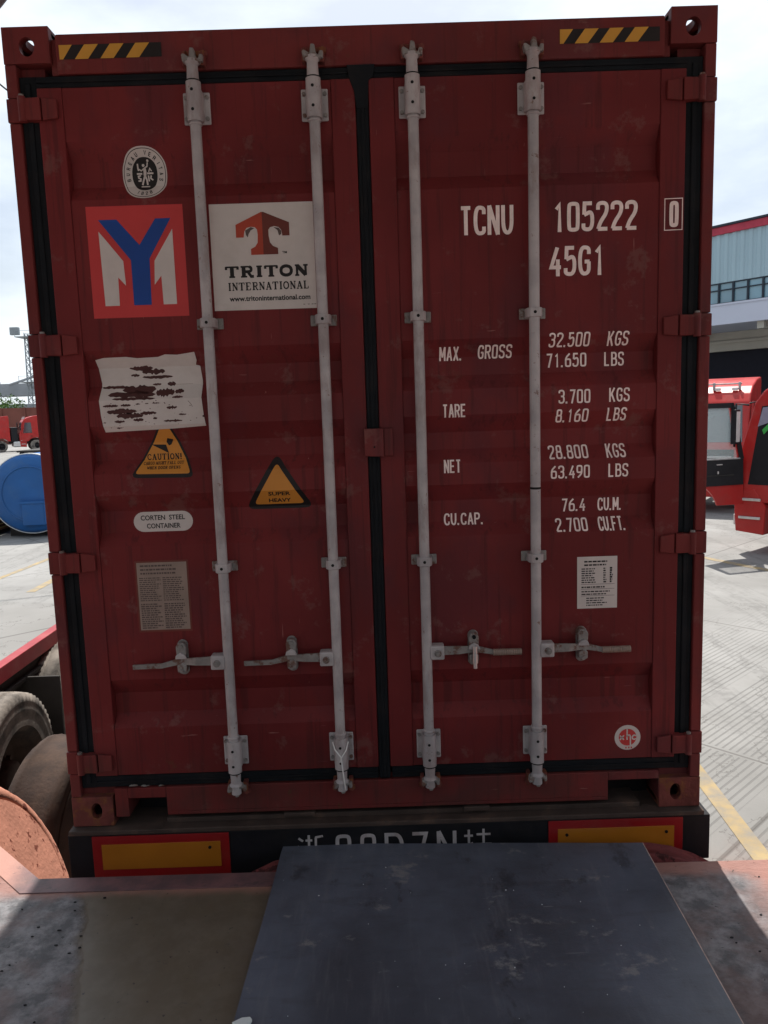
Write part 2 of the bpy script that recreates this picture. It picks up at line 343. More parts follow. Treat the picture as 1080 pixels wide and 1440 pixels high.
# sans glyphs on a 4 x 7 grid: (kind, points); kinds: l straight, c curved, o closed curve
_O = ('o', [(0, .6), (.6, 0), (3.4, 0), (4, .6), (4, 6.4), (3.4, 7), (.6, 7), (0, 6.4)])
G = {
 '0': [_O], 'O': [_O], 'T': [('l', [(-.2, 7), (4.2, 7)]), ('l', [(2, 7.4), (2, -.4)])],
 'C': [('c', [(4, 5.2), (4, 7), (0, 7), (0, 0), (4, 0), (4, 1.8)])], 'N': [('l', [(0, -.5), (0, 7.5)]), ('l', [(.05, 7.5), (3.95, -.5)]), ('l', [(4, -.5), (4, 7.5)])],
 'U': [('c', [(0, 7.5), (0, 0), (4, 0), (4, 7.5)])], '1': [('l', [(.9, 5.6), (2.3, 6.9), (2.3, -.5)])],
 '5': [('l', [(3.8, 7), (.5, 7), (.3, 4)]), ('c', [(.3, 3.9), (4, 5), (4, 0), (0, 0), (0, 1.6)])],
 '2': [('c', [(0, 5.2), (0, 7), (4, 7), (4, 4.4), (1.2, 2), (.1, 0)]), ('l', [(0, 0), (4.3, 0)])],
 '4': [('l', [(2.8, 7.2), (0, 1.9), (4.4, 1.9)]), ('l', [(3, 4), (3, -.5)])],
 'G': [('c', [(4, 5.2), (4, 7), (0, 7), (0, 0), (4, 0), (4, 3.2)]), ('l', [(4.3, 3.2), (2.1, 3.2)])],
 '3': [('c', [(0, 5.5), (0, 7), (4, 7), (4, 3.7), (1.4, 3.7)]), ('c', [(1.4, 3.7), (4, 3.7), (4, 0), (0, 0), (0, 1.5)])],
 '6': [('c', [(3.4, 7.2), (0, 4.8), (0, 2)]), ('o', [(0, .6), (.6, 0), (3.4, 0), (4, .6), (4, 3.4), (3.4, 4), (.6, 4), (0, 3.4)])],
 '9': [('c', [(.6, -.2), (4, 2.2), (4, 5)]), ('o', [(0, 3.6), (.6, 3), (3.4, 3), (4, 3.6), (4, 6.4), (3.4, 7), (.6, 7), (0, 6.4)])],
 '8': [('o', [(0, .6), (.6, 0), (3.4, 0), (4, .6), (4, 3.1), (3.4, 3.7), (.6, 3.7), (0, 3.1)]), ('o', [(.3, 4.3), (.8, 3.7), (3.2, 3.7), (3.7, 4.3), (3.7, 6.4), (3.2, 7), (.8, 7), (.3, 6.4)])],
 '7': [('l', [(-.2, 7), (3.9, 7), (1.4, -.5)])],
 'M': [('l', [(0, -.5), (0, 7.5)]), ('l', [(.1, 7.5), (2.3, 1.6)]), ('l', [(4.5, 7.5), (2.3, 1.6)]), ('l', [(4.6, -.5), (4.6, 7.5)])], 'A': [('l', [(0, -.5), (2.1, 7.5)]), ('l', [(4.2, -.5), (2.1, 7.5)]), ('l', [(.9, 2), (3.3, 2)])],
 'X': [('l', [(0, -.5), (4, 7.5)]), ('l', [(0, 7.5), (4, -.5)])], 'R': [('c', [(0, 3.4), (4, 3.4), (4, 7), (0, 7)]), ('l', [(0, -.5), (0, 7.5)]), ('l', [(2.2, 3.3), (4.1, -.5)])],
 'P': [('c', [(0, 3.2), (4, 3.2), (4, 7), (0, 7)]), ('l', [(0, -.5), (0, 7.5)])],
 'B': [('c', [(0, 3.7), (3.8, 3.7), (3.8, 7), (0, 7)]), ('l', [(0, -.5), (0, 7.5)]), ('c', [(0, 3.7), (4.2, 3.7), (4.2, 0), (0, 0)])],
 'D': [('c', [(0, 0), (4, 0), (4, 7), (0, 7)]), ('l', [(0, -.5), (0, 7.5)])],
 'S': [('c', [(4, 5.4), (4, 7), (0, 7), (0, 3.9), (4, 3.3), (4, 0), (0, 0), (0, 1.6)])],
 'E': [('l', [(4.1, 0), (0, 0), (0, 7), (4.1, 7)]), ('l', [(0, 3.6), (3.5, 3.6)])], 'F': [('l', [(0, -.5), (0, 7), (4.1, 7)]), ('l', [(0, 3.6), (3.4, 3.6)])],
 'L': [('l', [(0, 7.5), (0, 0), (3.8, 0)])], 'K': [('l', [(0, -.5), (0, 7.5)]), ('l', [(4, 7.5), (.2, 2.6)]), ('l', [(1.5, 4.1), (4.1, -.5)])],
 'H': [('l', [(0, -.5), (0, 7.5)]), ('l', [(4, -.5), (4, 7.5)]), ('l', [(0, 3.6), (4, 3.6)])], 'V': [('l', [(-.1, 7.5), (2, -.2), (4.1, 7.5)])],
 'Y': [('l', [(-.1, 7.5), (2, 3.4), (4.1, 7.5)]), ('l', [(2, 3.4), (2, -.5)])], 'I': [('l', [(.5, -.5), (.5, 7.5)])], '.': [('l', [(0, -.5), (1.1, -.5+1.1)])],
 'W': [('l', [(-.2, 7.5), (1.1, -.1), (2.6, 6.6), (4.1, -.1), (5.4, 7.5)])], '!': [('l', [(.5, 1.9), (.5, 7.5)]), ('l', [(.5, -.5), (.5, .6)])],
}
ADV = {'M': 5.9, '.': 2.6, ' ': 4.2, 'I': 2.4, 'W': 6.8, '!': 2.2}
def sans(mb, txt, x0, x1, z0, z1, wd, y, m='mark', layer=.00012):
    tot = sum(ADV.get(c, 5.5) for c in txt)-ADV.get(txt[-1], 5.5)+(4 if txt[-1] not in 'M.IW!' else ADV[txt[-1]]-1.3)
    sx = (x1-x0-wd)/tot; sz = (z1-z0-wd)/7; cx = x0+wd/2; gx = .84
    for c in txt:
        for i, (k, pts) in enumerate(G.get(c, [])):
            if c == '.': P = [(cx, z0), (cx+wd*.15, z0+wd*1.15)]
            else: P = [(cx+(2+(u-2)*gx)*sx, z0+wd/2+max(-wd/2/sz, min(7+wd/2/sz, v))*sz) for u, v in pts]
            if k == 'o': ribbon(mb, chaik(P, True, 2), wd, y-i*layer, m, True)
            elif k == 'c': ribbon(mb, chaik(P, False, 3), wd, y-i*layer, m)
            else: ribbon(mb, P, wd*(1.1 if c == '.' else 1), y-i*layer, m)
        cx += ADV.get(c, 5.5)*sx
# serif glyphs on a 6 x 7 grid: (points, T thick / t thin / closed)
SG = {
 'T': [([(0, 6.7), (6, 6.7)], 't'), ([(.25, 7), (.25, 5)], 't'), ([(5.75, 7), (5.75, 5)], 't'), ([(3, 6.8), (3, .2)], 'T'), ([(1.6, .25), (4.4, .25)], 't')],
 'R': [([(0, .25), (3, .25)], 't'), ([(0, 6.75), (4, 6.75)], 't'), ([(1.4, .2), (1.4, 6.8)], 'T'), ([(1.6, 3.5), (4, 3.5), (5, 4.1), (5, 6.1), (4, 6.75)], 'm'), ([(3.4, 3.4), (4.9, .3), (6.2, .3)], 'm')],
 'I': [([(.3, .25), (3, .25)], 't'), ([(.3, 6.75), (3, 6.75)], 't'), ([(1.65, .2), (1.65, 6.8)], 'T')],
 'O': [([(0.4, 3.5), (1, 1.2), (3, .3), (5, 1.2), (5.6, 3.5), (5, 5.8), (3, 6.7), (1, 5.8)], 'o')],
 'N': [([(0, 6.75), (1.8, 6.75)], 't'), ([(0, .25), (2, .25)], 't'), ([(4, 6.75), (6.2, 6.75)], 't'), ([(1, .2), (1, 6.8)], 't'), ([(1, 6.7), (5.1, .3)], 'T'), ([(5.1, 0), (5.1, 6.8)], 't')],
 'E': [([(0, .25), (5.2, .25)], 't'), ([(0, 6.75), (5, 6.75)], 't'), ([(1.4, .2), (1.4, 6.8)], 'T'), ([(1.6, 3.6), (3.9, 3.6)], 't'), ([(5, 6.9), (5, 5.2)], 't'), ([(5.2, .1), (5.2, 1.9)], 't')],
 'A': [([(-.2, .25), (2, .25)], 't'), ([(3.7, .25), (6.3, .25)], 't'), ([(.9, .3), (3, 6.9)], 't'), ([(2.9, 6.9), (5.1, .3)], 'T'), ([(1.6, 2.3), (4.4, 2.3)], 't')],
 'L': [([(0, .25), (5, .25)], 't'), ([(0, 6.75), (2.8, 6.75)], 't'), ([(1.4, .2), (1.4, 6.8)], 'T'), ([(5, .1), (5, 2.2)], 't')],
 'C': [([(5.4, 4.9), (4.4, 6.6), (2.4, 6.6), (.7, 5), (.7, 2), (2.4, .4), (4.4, .4), (5.5, 1.9)], 'm')],
 'U': [([(0, 6.75), (2.6, 6.75)], 't'), ([(4, 6.75), (6.2, 6.75)], 't'), ([(1.3, 6.8), (1.3, 1.8), (2.2, .4), (4.2, .4), (5.1, 1.8), (5.1, 6.8)], 'm')],
 'G': [([(5.4, 4.9), (4.4, 6.6), (2.4, 6.6), (.7, 5), (.7, 2), (2.4, .4), (4.6, .6), (5, 2.9)], 'm'), ([(3.4, 3), (6, 3)], 't')],
 'M': [([(0, .25), (2, .25)], 't'), ([(4.5, .25), (7.2, .25)], 't'), ([(1, .2), (1, 6.9)], 't'), ([(1, 6.9), (3.4, .6), (5.8, 6.9)], 'm'), ([(5.8, .2), (5.8, 6.9)], 'T')],
 'H': [([(0, .25), (2.6, .25)], 't'), ([(3.6, .25), (6.2, .25)], 't'), ([(0, 6.75), (2.6, 6.75)], 't'), ([(3.6, 6.75), (6.2, 6.75)], 't'), ([(1.3, .2), (1.3, 6.8)], 'T'), ([(4.9, .2), (4.9, 6.8)], 'T'), ([(1.3, 3.6), (4.9, 3.6)], 't')],
 'F': [([(0, .25), (3, .25)], 't'), ([(0, 6.75), (5, 6.75)], 't'), ([(1.4, .2), (1.4, 6.8)], 'T'), ([(1.6, 3.6), (3.9, 3.6)], 't'), ([(5, 6.9), (5, 5.2)], 't')],
 'W': [([(-.2, 6.75), (2, 6.75)], 't'), ([(5.6, 6.75), (7.6, 6.75)], 't'), ([(.8, 6.8), (2.4, .3), (3.9, 6), (5.3, .3), (6.7, 6.8)], 'm')],
 'D': [([(0, .25), (3.4, .25)], 't'), ([(0, 6.75), (3.4, 6.75)], 't'), ([(1.4, .2), (1.4, 6.8)], 'T'), ([(3.2, 6.7), (5, 5.8), (5.5, 3.5), (5, 1.2), (3.2, .3)], 'm')],
 'P': [([(0, .25), (3, .25)], 't'), ([(0, 6.75), (4, 6.75)], 't'), ([(1.4, .2), (1.4, 6.8)], 'T'), ([(1.6, 3.2), (4, 3.2), (5, 3.9), (5, 6.1), (4, 6.75)], 'm')],
 'S': [([(4.9, 5.2), (4, 6.6), (1.8, 6.6), (.8, 5.2), (1.6, 4), (4.2, 3), (5, 1.8), (4.1, .4), (1.6, .4), (.6, 2)], 'm')],
 '!': [([(1.2, 2.2), (1.2, 7)], 'T'), ([(1.2, 0), (1.2, 1.2)], 'T')],
}
SADV = {'I': 4.3, '!': 3, ' ': 3.4, 'M': 8.2, 'W': 8.4}
def serif(mb, txt, x0, x1, z0, z1, y, m='ink', thick=1.7, thin=.5):
    tot = sum(SADV.get(c, 7.2) for c in txt)-1; sx = (x1-x0)/tot; sz = (z1-z0)/7; cx = x0
    for c in txt:
        for i, (pts, k) in enumerate(SG.get(c, [])):
            P = [(cx+u*sx, z0+v*sz) for u, v in pts]; yy = y-i*.00008
            wv = {'T': thick*sx, 't': thin*sz, 'm': (thick*.72)*sx, 'o': thick*.8*sx}[k]
            if k == 't' and abs(P[0][0]-P[-1][0]) < 1e-6: wv = thin*sx
            if k == 'o': ribbon(mb, chaik(P, True, 1), wv, yy, m, True)
            elif len(P) > 3: ribbon(mb, chaik(P, False, 2), wv, yy, m)
            else: ribbon(mb, P, wv, yy, m)
        cx += SADV.get(c, 7.2)*sx
def font(mb, txt, x0, x1, z0, z1, y, m='ink', off=.02, res=2):
    """the built-in font as filled outlines fitted into a box"""
    cu = bpy.data.curves.new('t', 'FONT'); cu.body = txt; cu.size = 1; cu.offset = off; cu.resolution_u = res
    o = bpy.data.objects.new('t', cu); COL.objects.link(o); bpy.context.view_layer.update()
    me = bpy.data.meshes.new_from_object(o.evaluated_get(bpy.context.evaluated_depsgraph_get()))
    xs = [v.co.x for v in me.vertices]; ys = [v.co.y for v in me.vertices]
    if xs:
        a, b, c, d = min(xs), max(xs), min(ys), max(ys)
        mb.add([(x0+(v.co.x-a)/(b-a)*(x1-x0), y, z0+(v.co.y-c)/(d-c)*(z1-z0)) for v in me.vertices], [tuple(p.vertices) for p in me.polygons], m)
    bpy.data.meshes.remove(me); bpy.data.objects.remove(o); bpy.data.curves.remove(cu)
def flat(mb, poly, y, m):
    b = bmesh.new(); vs = [b.verts.new((u, y, v)) for u, v in poly]; f = b.faces.new(vs); f.normal_update()
    if f.normal.y > 0: f.normal_flip()
    bmesh.ops.triangulate(b, faces=b.faces); mb.bm(b, m)
# ================================================================ shipping container
box_root = empty('shipping_container', (0, 0, 0), 0, 'dark red freight container with four grey locking rods, standing on the trailer', 'container')
XO, HH = 1.219, 2.896
REC = [(2.523, 2.328), (1.812, 1.634), (1.541, 1.366), (1.288, 1.096), (.584, .392)]
SU, SL, DEP, PAN = .062, .05, .034, .004
CREASES = [z for a, b in REC for z in (a, a-SU, b+SL, b)]
def depth(z):
    for a, b in REC:
        if b < z < a:
            if z > a-SU: return DEP*(a-z)/SU
            if z < b+SL: return DEP*(z-b)/SL
            return DEP
    return 0.0
def Q(x, z, p=.045):      # where a fitting standing p proud of the doors sits
    k = (2.8095-p)/2.8095; return .0186+(x-.0186)*k, 1.5714+(z-1.5714)*k
# frame
for s in (-1, 1):
    b = MB(); a0, a1 = sorted((s*1.180, s*XO))
    zs = [.118, .215, .305, 1.0, 1.085, 1.795, 1.875, 2.588, 2.668, 2.778]
    for i in range(len(zs)-1):                       # the post steps in at every hinge
        lug = i % 2 == 1; o = .004 if lug else 0
        e0, e1 = (a0, a1+o) if s > 0 else (a0-o, a1)
        b.box(e0, e1, -.0035 if lug else 0, .16, zs[i]+.001, zs[i+1]-.001, 'frame', .004)
    b.box(*sorted((s*1.10, s*1.181)), .045, .16, .118, 2.778, 'frame')
    b.build('corner_post', box_root)
b = MB()
b.box(-1.041, 1.041, .001, .12, 2.742, 2.868, 'frame', .005); b.box(-1.05, 1.05, .03, .16, 2.69, 2.75, 'frame')
b.box(-1.041, 1.041, .010, .11, 2.866, 2.874, 'frame', .003)

for s in (-1, 1): b.box(*sorted((s*1.036, s*1.066)), .02, .15, 2.745, 2.862, 'frame', .003)
b.build('header', box_root)
b = MB()      # sill with fork pockets at both ends
for x0, x1, z0, z1 in ((-.852, .862, .035, .150), (-1.05, -1.0, .035, .150), (1.058, 1.06, .035, .150), (-1.0, -.852, .108, .150), (.862, 1.058, .116, .150)):
    b.box(x0, x1, .0, .15, z0, z1, 'frame', .0 if x1-x0 < .1 else .003)
b.box(-.84, .85, -.004, .0, .040, .052, 'frame'); b.box(-1.18, 1.18, .03, .14, .118, .165, 'frame')
for x0, x1 in ((-1.0, -.852), (.862, 1.058)): b.box(x0, x1, .13, .16, .0, .12, 'black')
b.build('door_sill', box_root)
for s in (-1, 1):
    for top in (0, 1):
        b = MB(); x0, x1 = sorted((s*1.060, s*XO)); z0, z1 = (2.778, HH) if top else (0, .119)
        cx = s*1.137 if top else s*1.125+(-.001 if s > 0 else -.0); zc = (z0+z1)/2+(-.005 if top else .002)
        m = 'frame' if top else 'frame_rust'
        b.ringplate((x0, x1, z0, z1), (cx, zc, .021 if not top else .026, .031 if top else .033), -.002, .026, 'y', m)
        b.ringplate((x0, x1, .026, .176), ((x0+x1)/2, .10, .032, .062), *((z1-.028, z1) if top else (z0, z0+.028)), 'z', m)
        b.box(x0, x1, .026, .176, *((z0, z0+.01) if top else (z1-.01, z1)), m)
        b.ringplate((.026, .176, z0+.01 if top else z0+.028, z1-.028 if top else z1-.01), (.1, zc, .03, .03), *sorted((s*XO, s*(XO-.022))), 'x', m)
        b.box(*sorted((s*1.060, s*1.072)), .026, .176, z0+.01, z1-.01, m)
        b.box(x0, x1, .166, .178, z0+.01, z1-.03, m) if not top else None
        o = b.build('corner_casting', box_root)
        bv = o.modifiers.new('b', 'BEVEL'); bv.width = .006; bv.segments = 2; bv.limit_method = 'ANGLE'; bv.angle_limit = R(50)
        if not top: tag(o, 'rust-stained lower corner casting')
# side walls, roof, floor running away from the doors
for s in (-1, 1):
    b = MB(); p = []; y = .16
    while y < 12.0:
        for dy, dx in ((0, 0), (.072, 0), (.14, .036), (.21, .036)): p.append((s*(XO-.008-dx), y+dy))
        y += .278
    p = [q for q in p if q[1] < 12.1]
    b.prism(p+[(s*1.17, 12.1), (s*1.17, .16)], .16, 2.80, 'z', 'frame')
    b.box(*sorted((s*1.16, s*XO)), .178, 12.15, 2.80, 2.87, 'frame', .004); b.box(*sorted((s*1.16, s*XO)), .178, 12.15, .02, .16, 'frame', .004)
    b.build('side_wall', box_root)
b = MB(); b.box(-1.165, 1.165, .12, 12.15, 2.83, 2.865, 'frame'); b.build('roof_panel', box_root)
b = MB(); b.box(-1.16, 1.16, .15, 12.15, .06, .15, 'frame'); b.build('floor_frame', box_root)
b = MB(); b.box(-1.21, 1.21, 12.15, 12.192, .0, 2.86, 'frame'); b.build('front_wall', box_root)
for x0, x1, sd_ in ((-1.028, -.680, 0), (.680, 1.022, 1)):
    b = MB(); z0, z1 = 2.788, 2.834; y = -.0006
    flat(b, [(x0, z0), (x1, z0), (x1, z1), (x0, z1)], y, 'ink'); n = 4; pt = (x1-x0)/n
    for i in range(n):
        u = x0+pt*i
        if i == 0: flat(b, [(u, z0), (u+.012, z0), (u+.045, z1), (u, z1)], y-.0005, 'yellow')
        else: flat(b, [(u-.035, z0), (u+.010, z0), (u+.047, z1), (u+.000, z1)], y-.0005, 'yellow')
    flat(b, [(x1-.03, z0), (x1-.0, z0), (x1, z0+.012), (x1, z0+.02)], y-.0005, 'ink')
    b.build('hazard_tape', box_root)
# ---------------------------------------------------------------- door leaves
def leaf(xa, xb, xin0, xin1, hinge_s, name_lab):
    root_bm = MB(); prof = [(PAN, .204)]
    for a, bb in REC[::-1]: prof += [(PAN, bb), (PAN+DEP, bb+SL), (PAN+DEP, a-SU), (PAN, a)]
    prof += [(PAN, 2.698)]
    vs = []; fs = []
    for x in (xin0, xin1):
        for y, z in prof: vs.append((x, y, z))
    n = len(prof)
    for i in range(n-1): fs.append((i, i+1, n+i+1, n+i))
    root_bm.add(vs, fs, 'door')
    root_bm.box(xin0-.01, xin1+.01, .045, .06, .204, 2.698, 'door')
    d = root_bm.build('door', box_root, label=name_lab)
    b = MB()
    b.box(xa, xin0-.001, 0, .055, .203, 2.699, 'door', .003); b.box(xin1+.001, xb, 0, .055, .203, 2.699, 'door', .003)
    b.build('door_stile', d)
    return d
dL = leaf(-1.117, -.0255, -1.031, -.110, -1, 'left door leaf covered with company stickers')
dR = leaf(.0205, 1.117, .110, 1.028, 1, 'right door leaf with white weight and number markings')
for d, xs in ((dL, (-1.183, -.020)), (dR, (.030, 1.183))):
    b = MB(); s = -1 if d is dL else 1; o0, o1 = sorted((s*1.120, s*1.179))
    b.box(o0, o1, .014, .05, .150, 2.742, 'rubber', .003); b.box(o0+.02, o1-.02, .008, .02, .17, 2.72, 'rubber', .004)
    i0, i1 = (-1.12, -.026) if s < 0 else (.026, 1.12)
    for z0, z1 in ((2.702, 2.740), (.153, .199)):
        b.box(i0, i1, .010, .05, z0, z1, 'rubber', .003); b.box(i0, i1, .004, .012, (z0+z1)/2-.004, (z0+z1)/2+.004, 'rubber', .002)
    if s < 0:
        b.box(-.0245, .0195, .001, .03, .155, 2.735, 'rubber', .006); b.box(-.010, .006, -.003, .006, .16, 2.73, 'rubber', .004)
        b.prism([(-.052, 2.742), (.045, 2.742), (.040, 2.705), (.022, 2.69), (.018, 2.60), (-.022, 2.60), (-.030, 2.66), (-.045, 2.70)], -.004, .0, 'y', 'rubber', .002)
    b.build('gasket', d)
    for zc in (2.628, 1.834, 1.043, .260):
        b = MB(); h = .037
        X = lambda u: s*u
        b.prism([(X(1.046), zc-h+.006), (X(1.099), zc-h), (X(1.099), zc+h), (X(1.046), zc+h-.008)], -.014, .0, 'y', 'frame', .003)
        b.prism([(X(1.103), zc-h), (X(1.178), zc-h+.002), (X(1.178), zc+h-.002), (X(1.103), zc+h)], -.017, .03, 'y', 'frame', .003)
        b.cyl((X(1.166), -.012, zc-h-.004), (X(1.166), -.012, zc+h+.004), .013, m='frame', n=14)
        b.cyl((X(1.166), -.012, zc+h+.004), (X(1.166), -.012, zc+h+.011), .009, m='galvdark', n=10)
        b.build('hinge', d)
b = MB()      # anti-theft block over the seam
b.prism([(-.036, 1.404), (.034, 1.401), (.034, 1.503), (-.036, 1.503)], -.034, -.008, 'y', 'frame', .003)
b.prism([(.034, 1.401), (.068, 1.403), (.068, 1.502), (.034, 1.503)], -.016, .0, 'y', 'frame', .003)
b.cyl((.0, -.033, 1.437), (.0, -.0365, 1.437), .0035, n=10, m='hole'); b.build('lock_block', dR)
# ---------------------------------------------------------------- locking gear
def locking(d, xa, hdir, hz, hx_end, catch_x, seal=False, tie=False, grip=False, chip=False):
    x, _ = Q(xa, 1); Y = -.045; r = .0185
    Z = lambda z, p=.045: 1.5714+(z-1.5714)*(2.8095-p)/2.8095
    b = MB(); b.cyl((x, Y, Z(.115)), (x, Y, Z(2.775)), r, n=28, m='galv')
    b.lathe([(-.004, r), (-.003, r+.0035), (.004, r+.0035), (.006, r)], (x, Y, Z(2.565)), 'z', 24, 'galv')
    b.lathe([(-.006, r), (-.004, r+.0035), (.003, r+.0035), (.004, r)], (x, Y, Z(.345)), 'z', 24, 'galv')
    if chip: b.lathe([(-.004, r+.0002), (0, r+.001), (.004, r+.0002)], (x, Y, Z(1.266)), 'z', 24, 'hole')
    b.build('locking_rod', d)
    for zt, zb, up in ((2.706, 2.573, 1), (.330, .200, 0)):
        b = MB(); p0, p1 = Z(zb), Z(zt); m0, m1 = (p0+.004, p1-.022) if up else (p0+.016, p1+.002)
        b.box(x-.046, x+.046, -.009, -.0005, m0, m1, 'galv', .004)
        b.box(x-.026, x+.026, -.05, -.006, m0+.004, m1-.004, 'galv', .004)
        b.cyl((x, Y, p0), (x, Y, p1), .0255, n=28, m='galv')
        for sx in (-1, 1):
            for zz in (m0+.018, m1-.018):
                b.cyl((x+sx*.036, -.009, zz), (x+sx*.036, -.0155, zz), .0072, n=6, m='galvdark', smooth=False)
        for zz in (p0+.034, p1-.034): b.cyl((x-.0015, Y-.022, zz), (x-.0015, Y-.0262, zz), .0052, n=12, m='hole')
        b.lathe([(0, .0258), (.002, .0262), (.004, .0258)], (x, Y, p1-.004 if up else p0), 'z', 24, 'hole')
        b.build('bearing_bracket', d)
    for zc in (1.896, 1.005):
        b = MB(); z = Z(zc)
        b.box(x-.047, x+.047, -.0085, -.0005, z-.019, z+.019, 'galvdark', .003)
        pr = [(-.028, -.006), (-.027, -.05), (-.018, -.0665), (.018, -.0665), (.027, -.05), (.028, -.006)]
        b.prism([(x+u, v) for u, v in pr], z-.0165, z+.0165, 'z', 'galv', .003)
        for sx in (-1, 1): b.cyl((x+sx*.037, -.0085, z), (x+sx*.037, -.014, z), .007, n=6, m='galvdark', smooth=False)
        b.cyl((x-.001, -.0655, z), (x-.001, -.0675, z), .0055, n=12, m='hole'); b.build('guide_clamp', d)
    for up in (1, 0):     # cam head and its keeper
        sg = 1 if up else -1; z0 = Z(2.742 if up else .172); b = MB()
        b.cyl((x, Y, z0-sg*.035), (x, Y, z0+sg*.012), .0205, .0185, n=20, m='galv')
        b.cyl((x, Y, z0+sg*.012), (x, Y, z0+sg*.022), .0185, .025, n=20, m='galv')
        b.prism([(x-.030, z0+sg*.022), (x+.027, z0+sg*.020), (x+.031, z0+sg*.030), (x+.014, z0+sg*.036), (x+.010, z0+sg*.066), (x-.004, z0+sg*.068), (x-.008, z0+sg*.038), (x-.026, z0+sg*.050), (x-.034, z0+sg*.046)], -.058, -.026, 'y', 'galvdark', .004)
        b.prism([(x+.018, z0+sg*.030), (x+.036, z0+sg*.024), (x+.038, z0+sg*.048), (x+.026, z0+sg*.050)], -.05, -.018, 'y', 'galvdark', .004)
        b.build('cam_head', d)
        b = MB()
        for q in ((-.036, -.022), (.022, .040)):
            b.prism([(x+q[0], z0+sg*.020), (x+q[1], z0+sg*.018), (x+q[1], z0+sg*.070), (x+q[0], z0+sg*.064)], -.036, .001, 'y', 'frame_rust', .004)
        b.box(x-.040, x+.046, -.016, .001, *sorted((z0+sg*.056, z0+sg*.074)), 'frame_rust', .004)
        b.build('cam_keeper', box_root)
    # handle
    hz = Z(hz); h = hdir; xe = Q(hx_end, 0, .03)[0]; xc = Q(catch_x, 0, .03)[0]; b = MB()
    b.box(*sorted((x+h*.012, x+h*.064)), -.062, -.014, hz-.026, hz+.028, 'galv', .005)
    b.cyl((x+h*.040, -.062, hz), (x+h*.040, -.070, hz), .013, n=16, m='galvdark'); b.cyl((x+h*.040, -.070, hz), (x+h*.040, -.078, hz), .007, n=8, m='galvdark')
    b.build('handle_hub', d)
    b = MB(); seg = []
    def bar(pts, hw, th):      # forged flat bar through (x, y, z) points
        vs = []
        for i, (px, py, pz) in enumerate(pts): q = hw[i]; vs += [(px, py-th, pz-q), (px, py-th, pz+q), (px, py+th, pz+q*.9), (px, py+th, pz-q*.9)]
        fs = [(0, 1, 2, 3), tuple(4*(len(pts)-1)+k for k in (3, 2, 1, 0))]
        for i in range(len(pts)-1):
            for k in range(4): fs.append((4*i+k, 4*i+(k+1) % 4, 4*i+4+(k+1) % 4, 4*i+4+k))
        return vs, fs
    drop = -.012; xm = xc-h*.0
    pts = [(x+h*.06, -.040, hz+.004), (xm-h*.055, -.040, hz+.004), (xm-h*.02, -.030, hz+.002), (xm+h*.02, -.026, hz), (xm+h*.060, -.026, hz+drop*.8), (xm+h*.075, -.030, hz+drop), (xe, -.032, hz+drop*1.1)]
    vs, fs = bar(pts, [.0165, .015, .0125, .0115, .0095, .0092, .0085], .0055); b.add(vs, fs, 'galvdark')
    if grip:
        g0 = xm+h*.072; n = 13
        for i in range(n):
            a = g0+(xe-g0)*i/n; e = g0+(xe-g0)*(i+.82)/n
            b.cyl((a, -.031, hz+drop*1.05), (e, -.031, hz+drop*1.05), .0125, n=10, m='tan')
    b.build('handle', d)
    b = MB(); cz = Z(.655)+(0 if h < 0 else 0)
    pl = [(xc+.020*math.cos(t), cz+(.048 if math.sin(t) > 0 else -.048)+.020*math.sin(t)) for t in [math.pi*2*i/24 for i in range(24)]]
    b.prism(pl, -.0055, -.0005, 'y', 'galvdark', .001)
    b.prism([(xc-.018, cz+.012), (xc+.018, cz+.012), (xc+.020, cz+.048), (xc+.010, cz+.064), (xc-.010, cz+.064), (xc-.020, cz+.048)], -.036, -.005, 'y', 'galvdark', .005)
    b.prism([(xc-.017, cz-.050), (xc+.017, cz-.050), (xc+.018, cz-.022), (xc+.004, cz-.012), (xc-.018, cz-.022)], -.038, -.005, 'y', 'galvdark', .005)
    b.prism([(xc-.022, cz+.004), (xc+.022, cz+.004), (xc+.016, cz+.020), (xc, cz+.028), (xc-.018, cz+.018)], -.046, -.034, 'y', 'galv', .003)
    for zz in (cz+.050, cz-.044): b.cyl((xc, -.034, zz), (xc, -.044, zz), .0075, n=8, m='galvdark' if not seal or zz < cz else 'hole')
    b.build('handle_catch', d)
    if seal:
        b = MB(); b.cyl((xc+.002, -.05, cz-.012), (xc+.002, -.05, cz+.018), .009, n=14, m='chrome'); b.cyl((xc+.002, -.052, cz-.046), (xc+.002, -.052, cz-.012), .0105, n=14, m='chrome')
        b.cyl((xc+.002, -.052, cz-.066), (xc+.002, -.052, cz-.046), .0075, n=14, m='chrome'); b.build('bolt_seal', d)
    if tie:
        b = MB(); zz = Z(.30)
        b.path([(x-.03, -.05, zz+.012), (x-.022, -.068, zz-.01), (x, -.074, zz-.038), (x+.004, -.074, zz-.08), (x+.010, -.066, zz-.15), (x+.012, -.06, zz-.175)], .0028, 8, 'lampw')
        b.path([(x+.028, -.05, zz+.012), (x+.020, -.068, zz-.014), (x+.002, -.075, zz-.040), (x-.004, -.070, zz-.06)], .0028, 8, 'lampw')
        b.build('cable_tie', d)
locking(dL, -.579, -1, .644, -.940, -.755)
locking(dL, -.168, -1, .644, -.520, -.340, tie=True)
locking(dR, .172, 1, .654, .531, .350, seal=True, grip=True)
locking(dR, .587, 1, .650, .944, .763, grip=True, chip=True)
